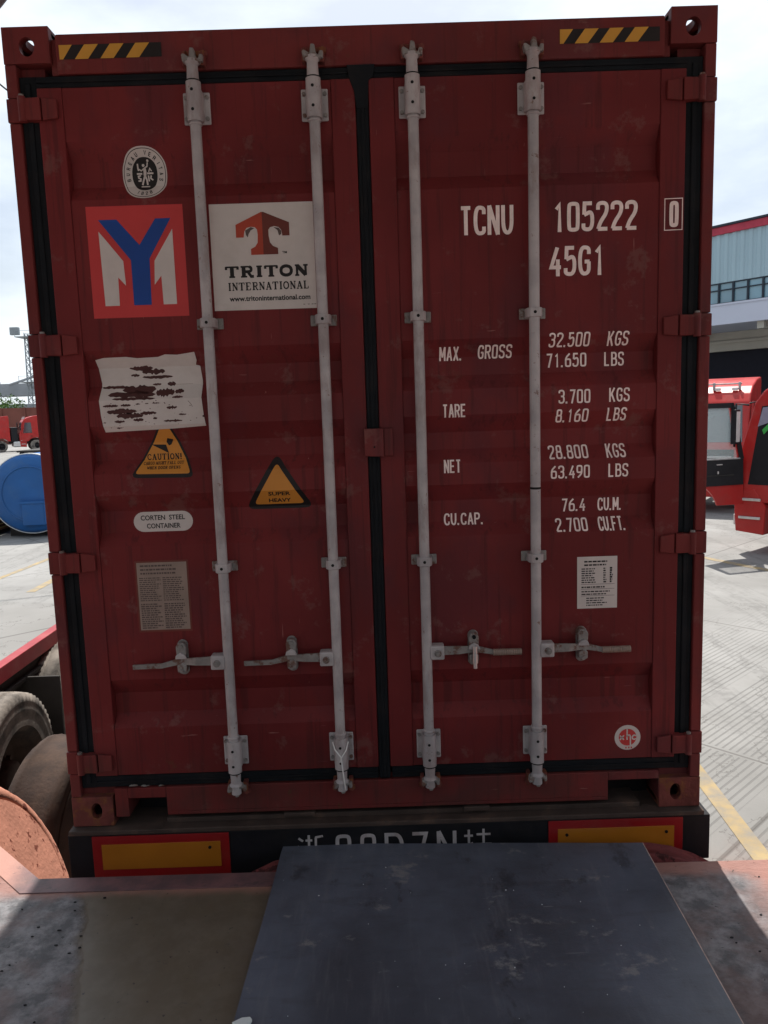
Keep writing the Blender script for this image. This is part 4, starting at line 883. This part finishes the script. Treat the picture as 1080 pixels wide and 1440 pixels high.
# canopy over the dock, behind the photographer
cn = empty('dock_canopy', (0, -5, -.12), 0, 'dark steel roof over the dock, out of view and shaped for the light, whose stay shows in the top left corner', 'canopy')
def TC(b, n): o = b.build(n, cn); o.location = (0, 5, .12)
b = MB(); b.box(-3.6, 4.2, -3.3, .45, 3.56, 3.65, 'canopy', .01); b.box(-3.59, 4.19, -3.29, .44, 3.50, 3.56, 'canopywhite')  # roof extent and white underside, out of view, shaped for the light
for x in (-3.4, 0.2, 4.0): b.box(x-.06, x+.06, -3.2, -.9, 3.34, 3.50, 'canopywhite')
TC(b, 'canopy_roof')
for x in (-3.4, 4.0):
    b = MB(); b.box(x-.07, x+.07, -3.25, -3.11, -.12, 3.34, 'canopy', .01); TC(b, 'canopy_post')
b = MB(); b.path([(-1.9, .90, 3.23), (-1.46, .46, 3.23), (-.9, -.10, 3.28), (-.6, -.4, 3.50)], .055, 12, 'canopy'); TC(b, 'canopy_stay')
sw = MB(); sw.box(-5.4, -5.2, -15, -3.4, -.12, 4.5, 'canopy'); tag(sw.build('added_side_wall'), 'unseen dark wall added at the left so light comes from the right', 'wall')  # wall added out of view to block light from the left
wh = MB(); wh.box(-20, 20, -15.3, -15, -1.3, 8, 'render');  # unseen building, made tall and dark to block the sky behind the camera
for x in (-4.5, 0, 4.5): wh.box(x-1.4, x+1.4, -15.02, -14.98, -.12, 2.6, 'bdark')
tag(wh.build('unseen_warehouse'), 'unseen grey warehouse wall with three dark doorways behind the dock, tall to block sky', 'warehouse')
# ================================================================ yard
def yard_mat(t, b):
    g = NG(t); X, Y = g.x.outputs[0], g.x.outputs[1]; a = R(42)
    U = g.math('ADD', g.math('MULTIPLY', X, math.cos(a)), g.math('MULTIPLY', Y, math.sin(a)))
    V = g.math('SUBTRACT', g.math('MULTIPLY', Y, math.cos(a)), g.math('MULTIPLY', X, math.sin(a)))
    base = g.mix(g.step(g.noise(.45, 10, .6), .32, .70), (.185, .183, .175), (.265, .263, .255))
    base = g.mix(g.math('MULTIPLY', g.step(g.noise(2.4, 10, .7, off=(4, 4, 0)), .50, .72), .55), base, (.155, .152, .146))
    def cell(v, per, wd, off): 
        f = g.math('FRACT', g.math('ADD', g.math('DIVIDE', v, per), off)); d = g.math('ABSOLUTE', g.math('SUBTRACT', f, .5)); return g.math('SUBTRACT', 1, g.step(d, wd/per/2*.6, wd/per/2))
    jn = g.math('MAXIMUM', cell(V, 4.4, .035, .53), cell(U, 3.6, .03, .33))
    gr = cell(V, .058, .020, 0)
    lane = g.math('SUBTRACT', 1, cell(V, 1.1, .17, .53))
    l2 = g.math('SUBTRACT', 1, cell(U, 3.6, .10, .33)); tex = g.step(g.noise(.8, 4, .5, off=(9, 2, 0)), .36, .46)
    left = g.step(X, -1.5, 1.0)
    gr = g.math('MULTIPLY', g.math('MULTIPLY', g.math('MULTIPLY', gr, lane), g.math('MULTIPLY', l2, tex)), left)
    gr = g.math('MULTIPLY', gr, g.math('SUBTRACT', 1, g.step(Y, 5.0, 8.5)))
    base = g.mix(g.math('MULTIPLY', gr, .55), base, (.10, .098, .094)); base = g.mix(g.math('MULTIPLY', jn, .7), base, (.08, .075, .07))
    base = g.mix(g.math('MULTIPLY', g.step(g.noise(1.3, 9, .7, (1, .45, 1), (3, 7, 0)), .56, .72), .5), base, (.10, .098, .092))
    tr_ = g.math('MULTIPLY', g.step(g.noise(1.1, 5, .6, (3.2, .10, 1), (0, 2, 0)), .54, .62), g.step(g.noise(14, 5, .6), .35, .6)); base = g.mix(g.math('MULTIPLY', tr_, .35), base, (.09, .088, .085))
    ck = g.math('ABSOLUTE', g.math('SUBTRACT', g.noise(.7, 7, .6, off=(5, 5, 5)), .5)); base = g.mix(g.math('MULTIPLY', g.math('SUBTRACT', 1, g.step(ck, .0008, .003)), .6), base, (.07, .065, .06))
    # red dust tracked along the dock
    d = g.math('MULTIPLY', g.math('SUBTRACT', 1, g.step(Y, .6, 2.2)), g.step(g.noise(1.6, 8), .35, .6)); base = g.mix(g.math('MULTIPLY', d, .75), base, (.30, .15, .105))
    t.links.new(base, b.inputs['Base Color'])
    g.bump(g.math('SUBTRACT', g.math('MULTIPLY', g.noise(30, 8), .3), gr), .5, .006, b)
M['yard'] = node_mat('scored_yard_concrete', .8, yard_mat)
b = MB(); b.add([(-900, -60, GZ), (900, -60, GZ), (900, 1200, GZ), (-900, 1200, GZ)], [(0, 1, 2, 3)], 'yard'); tag(b.build('ground'), 'pale scored concrete yard in the sun', 'ground', kind='structure')
M['yline'] = mat('worn_yellow_line', (.33, .25, .13), .75, 0, .12, 5, .1, 40, dirt=(.23, .215, .19), dscale=6, damt=.95, dlo=.40)
def line(pts, wd, lab):
    b = MB(); a, c = Vector(pts[0]), Vector(pts[1]); q = Vector((-(c-a).y, (c-a).x)).normalized()*wd/2; z = GZ+.004; n = 1
    b.add([(*(a+q), z), (*(c+q), z), (*(c-q), z), (*(a-q), z)], [(0, 1, 2, 3)], 'yline'); tag(b.build('painted_line'), lab, 'road marking', kind='structure')
line([(2.30, .8), (2.46, 3.6)], .13, 'broad worn yellow line beside the container'); line([(6.75, 9.2), (4.95, 13.0)], .16, 'yellow line ahead of the red cabs')
line([(-6.0, 10.0), (-6.0, 12.9)], .15, 'yellow line left of the container, nearer'); line([(-7.3, 9.0), (-6.9, 14.5)], .12, 'yellow line left of the container, farther')
# ================================================================ neighbouring red flatbed trailer
ft = empty('flatbed_trailer', (-3.9, 1.0, GZ), 0, 'flatbed trailer with a red side rail and dusty wheels parked left of the container', 'trailer')
def TF(b, n, **k):
    o = b.build(n, ft, **k); o.location = (3.9, -1.0, -GZ); return o
b = MB(); b.box(-5.1, -2.665, 1.0, 4.15, -.17, -.108, 'yard'); TF(b, 'deck')
for s, x in ((1, -2.66), (-1, -5.12)):
    b = MB(); b.box(x-.05, x+.03, 1.0, 4.2, -.215, -.10, 'trailred', .006); TF(b, 'side_rail')
    b = MB(); b.box(x-.06, x-.02, 1.0, 4.2, -.80, -.215, 'web'); b.box(x-.06, x+.02, 1.0, 4.2, -.33, -.30, 'web', .003); TF(b, 'side_skirt')
b = MB(); b.box(-2.80, -2.40, 2.66, 2.68, -1.15, -.30, 'web', .003); TF(b, 'wheel_shade_panel')  # black panel standing in for the shade on the farther wheel
for y in (1.95, 3.20):
    W = bpy.data.objects.new('wheel', None); COL.objects.link(W); W.parent = ft; W.location = (-2.56+3.9, y-.96, .56); wheel('w', W, (0, 0, 0), 1, .56, .32, 'tyre', 'tyredark')
    W = bpy.data.objects.new('wheel', None); COL.objects.link(W); W.parent = ft; W.location = (-5.10+3.9, y-1.0, .53); wheel('w', W, (0, 0, 0), -1, .53, .30, 'tyre', 'rim')
    b = MB(); b.cyl((-5.0, y, GZ+.53), (-2.7, y, GZ+.53), .07, m='web'); TF(b, 'axle')
# ================================================================ trucks
def arc_pts(cx, cz, r, a0, a1, n=10): return [(cx+r*math.cos(R(a0+(a1-a0)*i/n)), cz+r*math.sin(R(a0+(a1-a0)*i/n))) for i in range(n+1)]
AX = -1.42
def make_truck(open_door):
    t = empty('truck_cab', (0, 0, 0)); t.rotation_mode = 'XYZ'
    side = [(-.02, .95), (.0, 1.45), (-.06, 1.75), (-.34, 2.78), (-.50, 3.0), (-.80, 3.18), (-1.4, 3.34), (-2.15, 3.42), (-2.2, 3.3), (-2.22, .98), (AX-.66, .98)]+arc_pts(AX, .52, .76, 142, 38)+[(AX+.66, .98), (-.12, .95)]
    b = MB(); b.prism(side, -1.19, 1.19, 'y', 'cab', .035)
    if open_door:     # dark doorway with a seat; lilac and green window reflections painted as panels
        b.prism([(-.95, 1.36), (-.90, 2.0), (-1.0, 2.35), (-1.16, 2.35), (-1.18, 1.36)], 1.190, 1.202, 'y', 'web', .004)
        b.prism([(-.42, 2.36), (-.50, 2.70), (-1.15, 2.76), (-1.17, 2.44), (-.86, 2.50), (-.64, 2.44)], 1.188, 1.199, 'y', 'lilac')
        b.prism([(-.50, 2.30), (-.62, 2.42), (-.85, 2.48), (-1.15, 2.46), (-1.15, 2.40), (-.86, 2.42), (-.66, 2.36), (-.53, 2.22)], 1.190, 1.203, 'y', 'greenrefl')
        b.prism([(-.27, 1.30), (-.48, 2.72), (-1.18, 2.80), (-1.22, 1.30)], 1.185, 1.195, 'y', 'cabdark')
    body = b.build('cab_body', t)
    b = MB(); b.prism([(.0, .0), (.0, .02), (-.0, .0)], 0, .001, 'y', 'glass') if False else None
    # raked windscreen
    n = Vector((1.03, 0, .28)).normalized(); p0, p1 = Vector((-.07, 0, 1.80)), Vector((-.325, 0, 2.70))
    vs = [p0+n*.012+Vector((0, y, 0)) for y in (-1.07, 1.07)]+[p1+n*.012+Vector((0, y, 0)) for y in (1.02, -1.02)]
    vs += [v-n*.03 for v in vs]; b.add(vs, [(0, 1, 2, 3), (4, 7, 6, 5), (0, 4, 5, 1), (1, 5, 6, 2), (2, 6, 7, 3), (3, 7, 4, 0)], 'glass'); b.build('windscreen', t)
    b = MB(); b.box(-.02, .012, -.9, .9, 1.05, 1.62, 'cabdark', .01)
    for z in (1.15, 1.28, 1.41): b.box(.0, .02, -.85, .85, z, z+.05, 'chrome', .006)
    b.build('grille', t)
    b = MB(); b.prism([(-.06, .42), (-.03, .80), (-.02, 1.20), (-.40, 1.22), (AX+.82, .90), (AX+.84, .38)], -1.2, 1.2, 'y', 'cab', .02); bp = b.build('bumper', t)
    for s in (-1, 1):
        b = MB(); b.box(-.05, .02, *sorted((s*.72, s*1.12)), .52, .72, 'lampw', .012); b.build('headlight', t)
        for z in (.66, 1.00):      # two bright treads let into the panel under the door
            b = MB(); b.box(-.52, -.12, *sorted((s*1.195, s*1.225)), z, z+.05, 'chrome', .01); b.build('step', t)
        b = MB(); b.path([(-.25, s*1.2, 2.75), (-.12, s*1.42, 2.78), (-.12, s*1.45, 2.0)], .02, 8, 'cabdark'); b.box(-.17, -.07, *sorted((s*1.34, s*1.52)), 2.05, 2.68, 'cabdark', .02)
        b.box(-.175, -.172, *sorted((s*1.36, s*1.50)), 2.09, 2.64, 'lampw'); b.build('mirror', t)
        if s > 0 and open_door: d = bpy.data.objects.new('door', None); COL.objects.link(d); d.parent = t; d.location = (-.20, 1.2, 0); d.rotation_euler = (0, 0, R(-116)); tag(d, 'cab door swung wide open, its black inner trim showing')
        else: d = bpy.data.objects.new('door', None); COL.objects.link(d); d.parent = t; d.location = (-.20, s*1.2, 0)
        y0, y1 = (0, .05) if s > 0 else (-.05, 0)
        yo0, yo1 = (.0, .03) if s > 0 else (-.03, 0)
        low = [(-.0, .93), (-.02, 1.72), (-1.06, 1.72), (-1.10, 1.42)]+arc_pts(-1.18, .72, .66, 78, 19, 9)
        b = MB(); b.prism(low, y0, y1, 'y', 'cab', .008)
        b.prism([(-.02, 1.72), (-.27, 2.80), (-.36, 2.80), (-.13, 1.72)], y0, y1, 'y', 'cab', .005); b.prism([(-1.06, 1.72), (-.98, 2.80), (-.90, 2.80), (-.96, 1.72)], y0, y1, 'y', 'cab', .005); b.prism([(-.27, 2.80), (-.98, 2.80), (-.97, 2.73), (-.30, 2.73)], y0, y1, 'y', 'cab', .005)
        b.build('door_panel', d)
        iy0, iy1 = (-.03, -.001) if s > 0 else (.001, .03)
        b = MB(); b.prism([(-.03, 1.30), (-.05, 1.78), (-1.04, 1.78), (-1.06, 1.46), (-1.0, 1.36), (-.90, 1.30)], *sorted((iy0, iy1)), 'y', 'cabdark', .006)
        b.prism([(-.025, 1.78), (-.27, 2.79), (-.34, 2.79), (-.12, 1.78)], *sorted((iy0*.6, iy1)), 'y', 'cabdark'); b.prism([(-1.04, 1.78), (-.97, 2.79), (-.90, 2.79), (-.955, 1.78)], *sorted((iy0*.6, iy1)), 'y', 'cabdark'); b.prism([(-.27, 2.80), (-.97, 2.80), (-.96, 2.71), (-.30, 2.71)], *sorted((iy0*.6, iy1)), 'y', 'cabdark')
        b.box(-.95, -.12, *sorted((iy0*1.3, iy1)), 1.775, 1.80, 'galv', .004); b.box(-.85, -.25, *sorted((iy0*1.5, iy1)), 1.48, 1.50, 'web', .004)
        b.box(-.62, -.50, *sorted((iy0*1.5, iy1)), 1.68, 1.70, 'chrome', .004); b.box(-.60, -.57, *sorted((iy0*1.4, iy1)), 1.52, 1.57, 'chrome', .003); b.build('door_trim', d)
        b = MB(); b.box(-.98, -.80, *sorted((y1 if s > 0 else y0, (y1+.02) if s > 0 else y0-.02)), 1.40, 1.45, 'cabdark', .006); b.build('handle', d)
        b = MB(); g0, g1 = (.018, .024) if s > 0 else (-.024, -.018); b.prism([(-.13, 1.74), (-.31, 2.74), (-.925, 2.74), (-.965, 1.74)], g0, g1, 'y', 'clear' if s > 0 and open_door else 'glass'); b.build('pane', d)
    b = MB()
    for y in (-.8, -.4, 0, .4, .8): b.box(-.62, -.52, y-.07, y+.07, 3.07, 3.15, 'lampw', .02)
    b.build('marker_lamp', t)
    b = MB()
    b.cyl((-.62, -.95, 3.24), (-.62, .95, 3.24), .018, m='galv', n=10)
    for y in (-.9, -.3, .3, .9): b.box(-.66, -.58, y-.03, y+.03, 3.08, 3.28, 'galv', .02)
    b.build('roof_bar', t)
    b = MB(); b.box(-6.4, -2.15, -.45, -.28, .75, 1.02, 'web', .01); b.box(-6.4, -2.15, .28, .45, .75, 1.02, 'web', .01); b.box(-4.9, -3.8, -.5, .5, 1.02, 1.16, 'web', .02); b.box(-2.9, -2.3, -1.0, 1.0, .95, 2.3, 'cabdark', .03); b.build('chassis_frame', t)
    for s in (-1, 1):
        b = MB(); b.box(-3.5, -2.45, *sorted((s*.62, s*1.15)), .42, .95, 'chrome', .08); b.build('fuel_tank', t)
        for x, sc in ((AX, 1), (-4.6, 1)):
            W = bpy.data.objects.new('wheel', None); COL.objects.link(W); W.parent = t; W.location = (x, s*1.03, .52); W.rotation_euler = (0, 0, R(90)); wheel('w', W, (0, 0, 0), s, .52, .30, 'tyre', 'cabdark', False)
    return t
def clear_mat():
    m = bpy.data.materials.new('clear_glass'); m.use_nodes = True; t = m.node_tree; b = t.nodes['Principled BSDF']
    b.inputs['Base Color'].default_value = (.75, .85, .85, 1); b.inputs['Roughness'].default_value = .03; b.inputs['Alpha'].default_value = .22; return m
M['clear'] = clear_mat()
def place(t, x, y, hx, hy, label, group=None):
    t.location = (x, y, GZ); t.rotation_euler = (0, 0, math.atan2(hy, hx)); return tag(t, label, 'truck', group)
TA = place(make_truck(True), 7.52, 12.20, -.64, .77, 'red truck cab at the right edge with its door swung open')
T0 = make_truck(False)
place(T0, 8.0, 16.6, -.55, -.83, 'red truck seen through the open door window of the nearest cab')
place(copy_tree(T0), -37.7, 71, -.86, -.5, 'distant red truck at the far left edge of the yard', 'red trucks across the yard')
place(copy_tree(T0), -35.1, 72.5, -.86, -.5, 'distant red truck just left of the container, partly behind it', 'red trucks across the yard')
# ================================================================ warehouse on the right
wr = empty('warehouse', (12.27, 26, GZ), math.atan2(.81, -.59), 'pale blue sheet-clad warehouse with a crimson roof trim and window band', 'warehouse')
# local x runs along the wall away from us, local -y... the wall faces +y local
def LW(z): return z-GZ
b = MB(); x0, x1, ys = -26, 40, 1
f = 1  # outward side
n = int((x1-x0)/.30); p = []
for i in range(n):
    u = x0+i*.30; p += [(u, .0), (u+.10, .0), (u+.14, .035), (u+.26, .035)]
b.prism(p+[(x1, -.3), (x0, -.3)], LW(5.68), LW(7.36), 'z', 'bwall'); b.build('sheet_cladding', wr)
b = MB(); b.box(x0, x1, -.3, .10, LW(7.36), LW(7.62), 'bred', .01); b.box(x0, x1, -.3, .16, LW(7.62), LW(7.70), 'bframe', .01); b.build('roof_trim', wr)
b = MB(); b.box(x0, x1, -.02, .05, LW(4.20)+.0, LW(4.90), 'bwhite', .01); b.box(x0, x1, -.3, .08, LW(4.88), LW(4.95), 'bwhite'); b.box(x0, x1, -3.4, -.02, LW(4.20), LW(4.30), 'bwhite'); b.build('canopy_fascia', wr)
b = MB(); b.box(x0, x1, -3.5, -3.2, LW(3.45), LW(4.20), 'bbeige', .02); b.box(x0, x1, -3.18, -3.10, LW(3.75), LW(3.86), 'bbeige', .01)
for i in range(int((x1-x0)/4)): b.box(x0+i*4, x0+i*4+.25, -3.2, -.1, LW(3.95), LW(4.20), 'bbeige')
b.build('beam', wr)
for i in range(int((x1-x0)/8)):
    b = MB(); b.box(x0+i*8+5.4, x0+i*8+5.9, -3.3, -3.0, 0, LW(3.45), 'bbeige'); b.build('column', wr)
b = MB(); b.box(x0, x1, -14, -3.6, 0, LW(4.2), 'bdark'); b.build('dark_bay', wr)
b = MB(); b.box(x0, x1, -14, -.3, LW(4.9), LW(7.6), 'bwall'); b.build('upper_hall', wr)
for k in range(int(26/.54)):
    xx = -9+k*.54*1.0
    if xx > 6: break
    b = MB(); b.box(xx+.03, xx+.51, -.06, -.03, LW(4.95), LW(5.66), 'bglass'); b.box(xx-.035, xx+.03, -.05, .03, LW(4.95), LW(5.68), 'bframe'); b.box(xx+.03, xx+.51, -.05, .02, LW(5.40), LW(5.44), 'bframe'); b.box(xx+.03, xx+.51, -.05, .02, LW(5.64), LW(5.68), 'bframe'); b.box(xx+.03, xx+.51, -.05, .02, LW(4.95), LW(4.975), 'bframe')
    b.build('window', wr)
# ================================================================ left background
tk = empty('storage_tank', (-8.65, 16.1, GZ), R(4), 'blue cylindrical tank with a pale highlight along its edge, lying on the yard beyond the trailer', 'tank')
b = MB(); r = .98; zc = .12+r
b.lathe([(.05, 0), (.0, .6), (.03, .9), (.09, r), (5.0, r), (5.1, .6), (5.1, 0)], (0, 0, zc), 'y', 64, 'tank'); b.build('shell', tk)
b = MB(); b.lathe([(.09, r+.001), (.09, r+.022), (.20, r+.022), (.20, r+.001)], (0, 0, zc), 'y', 64, 'tankhighlight'); b.build('rim_highlight', tk)  # white band stands in for the highlight along the tank's edge
b = MB(); b.box(-.20, .34, -.08, .04, zc-.78, zc-.22, 'tank', .02); b.box(-.26, .40, -.10, -.02, zc-.24, zc-.18, 'tank', .01); b.box(.34, .42, -.10, .0, zc-.75, zc-.24, 'tank', .01); b.build('access_box', tk)
b = MB(); b.lathe([(-.004, .66), (-.016, .67), (-.016, .69), (.004, .70)], (0, 0, zc), 'y', 64, 'tank'); b.build('weld_ring', tk)
for y in (.5, 4.2):
    b = MB(); b.box(-.75, .95, y, y+.25, 0, .22, 'web', .01); b.build('cradle', tk)
for k in range(4):
    b = MB(); b.box(-1.1, .6, -.10, 4, .0, .075, 'plank', .006); b.box(-1.1, .61, -.12, -.10, .0, .080, 'plankend'); b.box(.6, .63, -.12, 4, .055, .080, 'plankend')
    o = b.build('steel_section'); o.location = (-10.45+.02*k, 15.9-k*.02, GZ+.12+k*.10); tag(o, ['lowest', 'second lowest', 'third', 'topmost'][k]+' of the yellow-edged steel sections stacked left of the blue tank', 'steel section', 'stacked steel sections')
b = MB(); b.prism([(-.9, 0), (.9, 0), (.62, 1.72), (-.52, 1.72)], 0, 2.4, 'y', 'bdark', .02); b.box(-.60, .70, -.06, 2.5, 1.72, 1.79, 'web', .01); o = b.build('steel_skip'); o.location = (-13.0, 26.2, GZ); tag(o, 'dark tapered steel hopper standing behind the blue tank', 'hopper')
b = MB(); b.box(-120, -20, 96, 96.3, GZ, GZ+4.55, 'wallbrown'); 
for i in range(34): b.box(-120+i*3, -119.8+i*3, 95.85, 96, GZ, GZ+4.6, 'wallbrown')
tag(b.build('boundary_wall'), 'long rusty brown wall behind the distant red trucks', 'wall')
rn = random.Random(11)
def shrub(name, cx, cy, z0, w_, h, lab, n=900):
    b = MB()
    for i in range(n):
        t = rn.uniform(0, 2*math.pi); q = rn.random()**.5; k = .55+.45*noise.noise(Vector((cx+q*3*math.cos(t), q*2*math.sin(t), 1.3)))+.25*math.sin(t*3)
        x, y = cx+q*w_*math.cos(t), cy+q*2.2*math.sin(t); z = z0+h*rn.random()**.7*(1-q**3*.55)*(.75+.5*k)
        s_ = rn.uniform(.12, .28); v = [Vector((rn.uniform(-1, 1), rn.uniform(-1, 1), rn.uniform(-.6, 1)))*s_ for _ in range(4)]
        b.add([Vector((x, y, z))+q2 for q2 in v], [(0, 1, 2), (0, 2, 3)], 'leaf')
    tag(b.build(name), lab, 'shrub', 'shrubs above the brown wall')
shrub('shrub', -50.5, 102, 2.2, 3.0, 2.7, 'bright green shrub above the brown wall, nearest the container')
shrub('shrub', -55.5, 104, 2.0, 3.6, 2.2, 'low pale green shrub above the brown wall at the far left')
br = empty('elevated_road', (-70, 135, GZ), R(-3), 'long grey elevated road deck crossing behind the shrubs', 'bridge')
b = MB(); b.box(-60, 60, -5, 5, 7.3, 8.7, 'concgrey', .05); b.box(-60, 60, -5.2, -5, 7.1, 9.2, 'concgrey', .04); b.build('deck', br)
for x in (-45, -15, 15, 45):
    b = MB(); b.box(x-1, x+1, -2, 2, 0, 7.3, 'concgrey', .05); b.build('pier', br)
b = MB(); b.box(-40, 60, 12, 13, 5.0, 6.1, 'concgrey', .05); b.box(-40, 60, 12, 13, 0, 5.0, 'bbeige'); b.build('abutment', br)
b = MB(); b.path([(8, -5.1, 9.0), (20, -5.1, 12.5)], .22, 8, 'concgrey'); b.build('ramp_stay', br)
def mast(x, y, h, wd, lab):
    m = empty('lighting_mast', (x, y, GZ), 0, lab, 'light mast'); b = MB(); L_ = [(-wd, -wd), (wd, -wd), (wd, wd), (-wd, wd)]
    k = lambda z: 1-.35*z/h; n = 16
    for u, v in L_: b.path([(u, v, 0), (u*k(h), v*k(h), h)], .10, 6, 'mast')
    for i in range(n):
        z0, z1 = h*i/n, h*(i+1)/n
        for j in range(4):
            a, c = L_[j], L_[(j+1) % 4]; b.path([(a[0]*k(z0), a[1]*k(z0), z0), (c[0]*k(z1), c[1]*k(z1), z1)], .06, 5, 'mast')
            b.path([(a[0]*k(z1), a[1]*k(z1), z1), (c[0]*k(z1), c[1]*k(z1), z1)], .03, 5, 'mast')
    b.build('lattice_tower', m)
    for z in (h*.54, h-.6):
        b = MB(); b.box(-wd*1.9, wd*1.9, -wd*1.9, wd*1.9, z, z+.12, 'mast'); 
        for u, v in ((-1, -1), (1, -1), (1, 1), (-1, 1)): b.cyl((u*wd*1.85, v*wd*1.85, z), (u*wd*1.85, v*wd*1.85, z+1.0), .04, m='mast', n=6)
        b.box(-wd*1.9, wd*1.9, -wd*1.9, -wd*1.85, z+.95, z+1.0, 'mast'); b.build('platform', m)
    for u in (-1, 1):
        b = MB(); b.box(u*wd*2.2-.7, u*wd*2.2+.7, -1.1, -.5, h-.2, h+1.0, 'mast', .1); b.build('floodlight', m)
mast(-54.0, 120, 16.3, .85, 'pale lattice floodlight mast beside the upper left of the container')
b = MB(); b.path([(0, 0, 0), (0, 0, 9.0)], [.10, .05], 8, 'mast'); b.box(-.9, .9, -.05, .05, 8.0, 8.1, 'mast'); b.box(-.6, .6, -.05, .05, 7.2, 7.3, 'mast'); o = b.build('utility_pole'); o.location = (-58.8, 119, GZ); tag(o, 'thin grey pole at the far left edge above the elevated road', 'pole')
b = MB(); b.path([(-9.5, 14, 10.25), (-8.2, 14, 9.06), (-7.51, 14, 8.42), (-6.9, 14, 7.9), (-4, 14, 5.9), (-1, 14.5, 4.4), (3, 15, 3.4)], .02, 6, 'cable'); tag(b.build('overhead_cable'), 'thin black cable sloping down behind the top left of the container', 'cable')
b = MB(); b.path([(-9.5, 14, GZ), (-9.5, 14, 10.4)], .09, 10, 'mast'); tag(b.build('cable_pole'), 'tall pole out to the left that carries the black cable', 'pole')

b = MB(); rn = random.Random(21)
for i in range(9):
    x = rn.uniform(-1.02, -.86); s_ = rn.uniform(.006, .016); z = .1535+rn.uniform(0, .004); y = rn.uniform(-.001, .008)
    b.prism([(x, z), (x+s_*1.8, z+.001), (x+s_*1.6, z+s_*.35), (x+s_*.7, z+s_*.5), (x+.001, z+s_*.25)], y, y+.003, 'y', 'galvdark')
tag(b.build('sill_debris'), 'torn scraps caught on the door sill above the left fork pocket', 'scraps', kind='stuff')
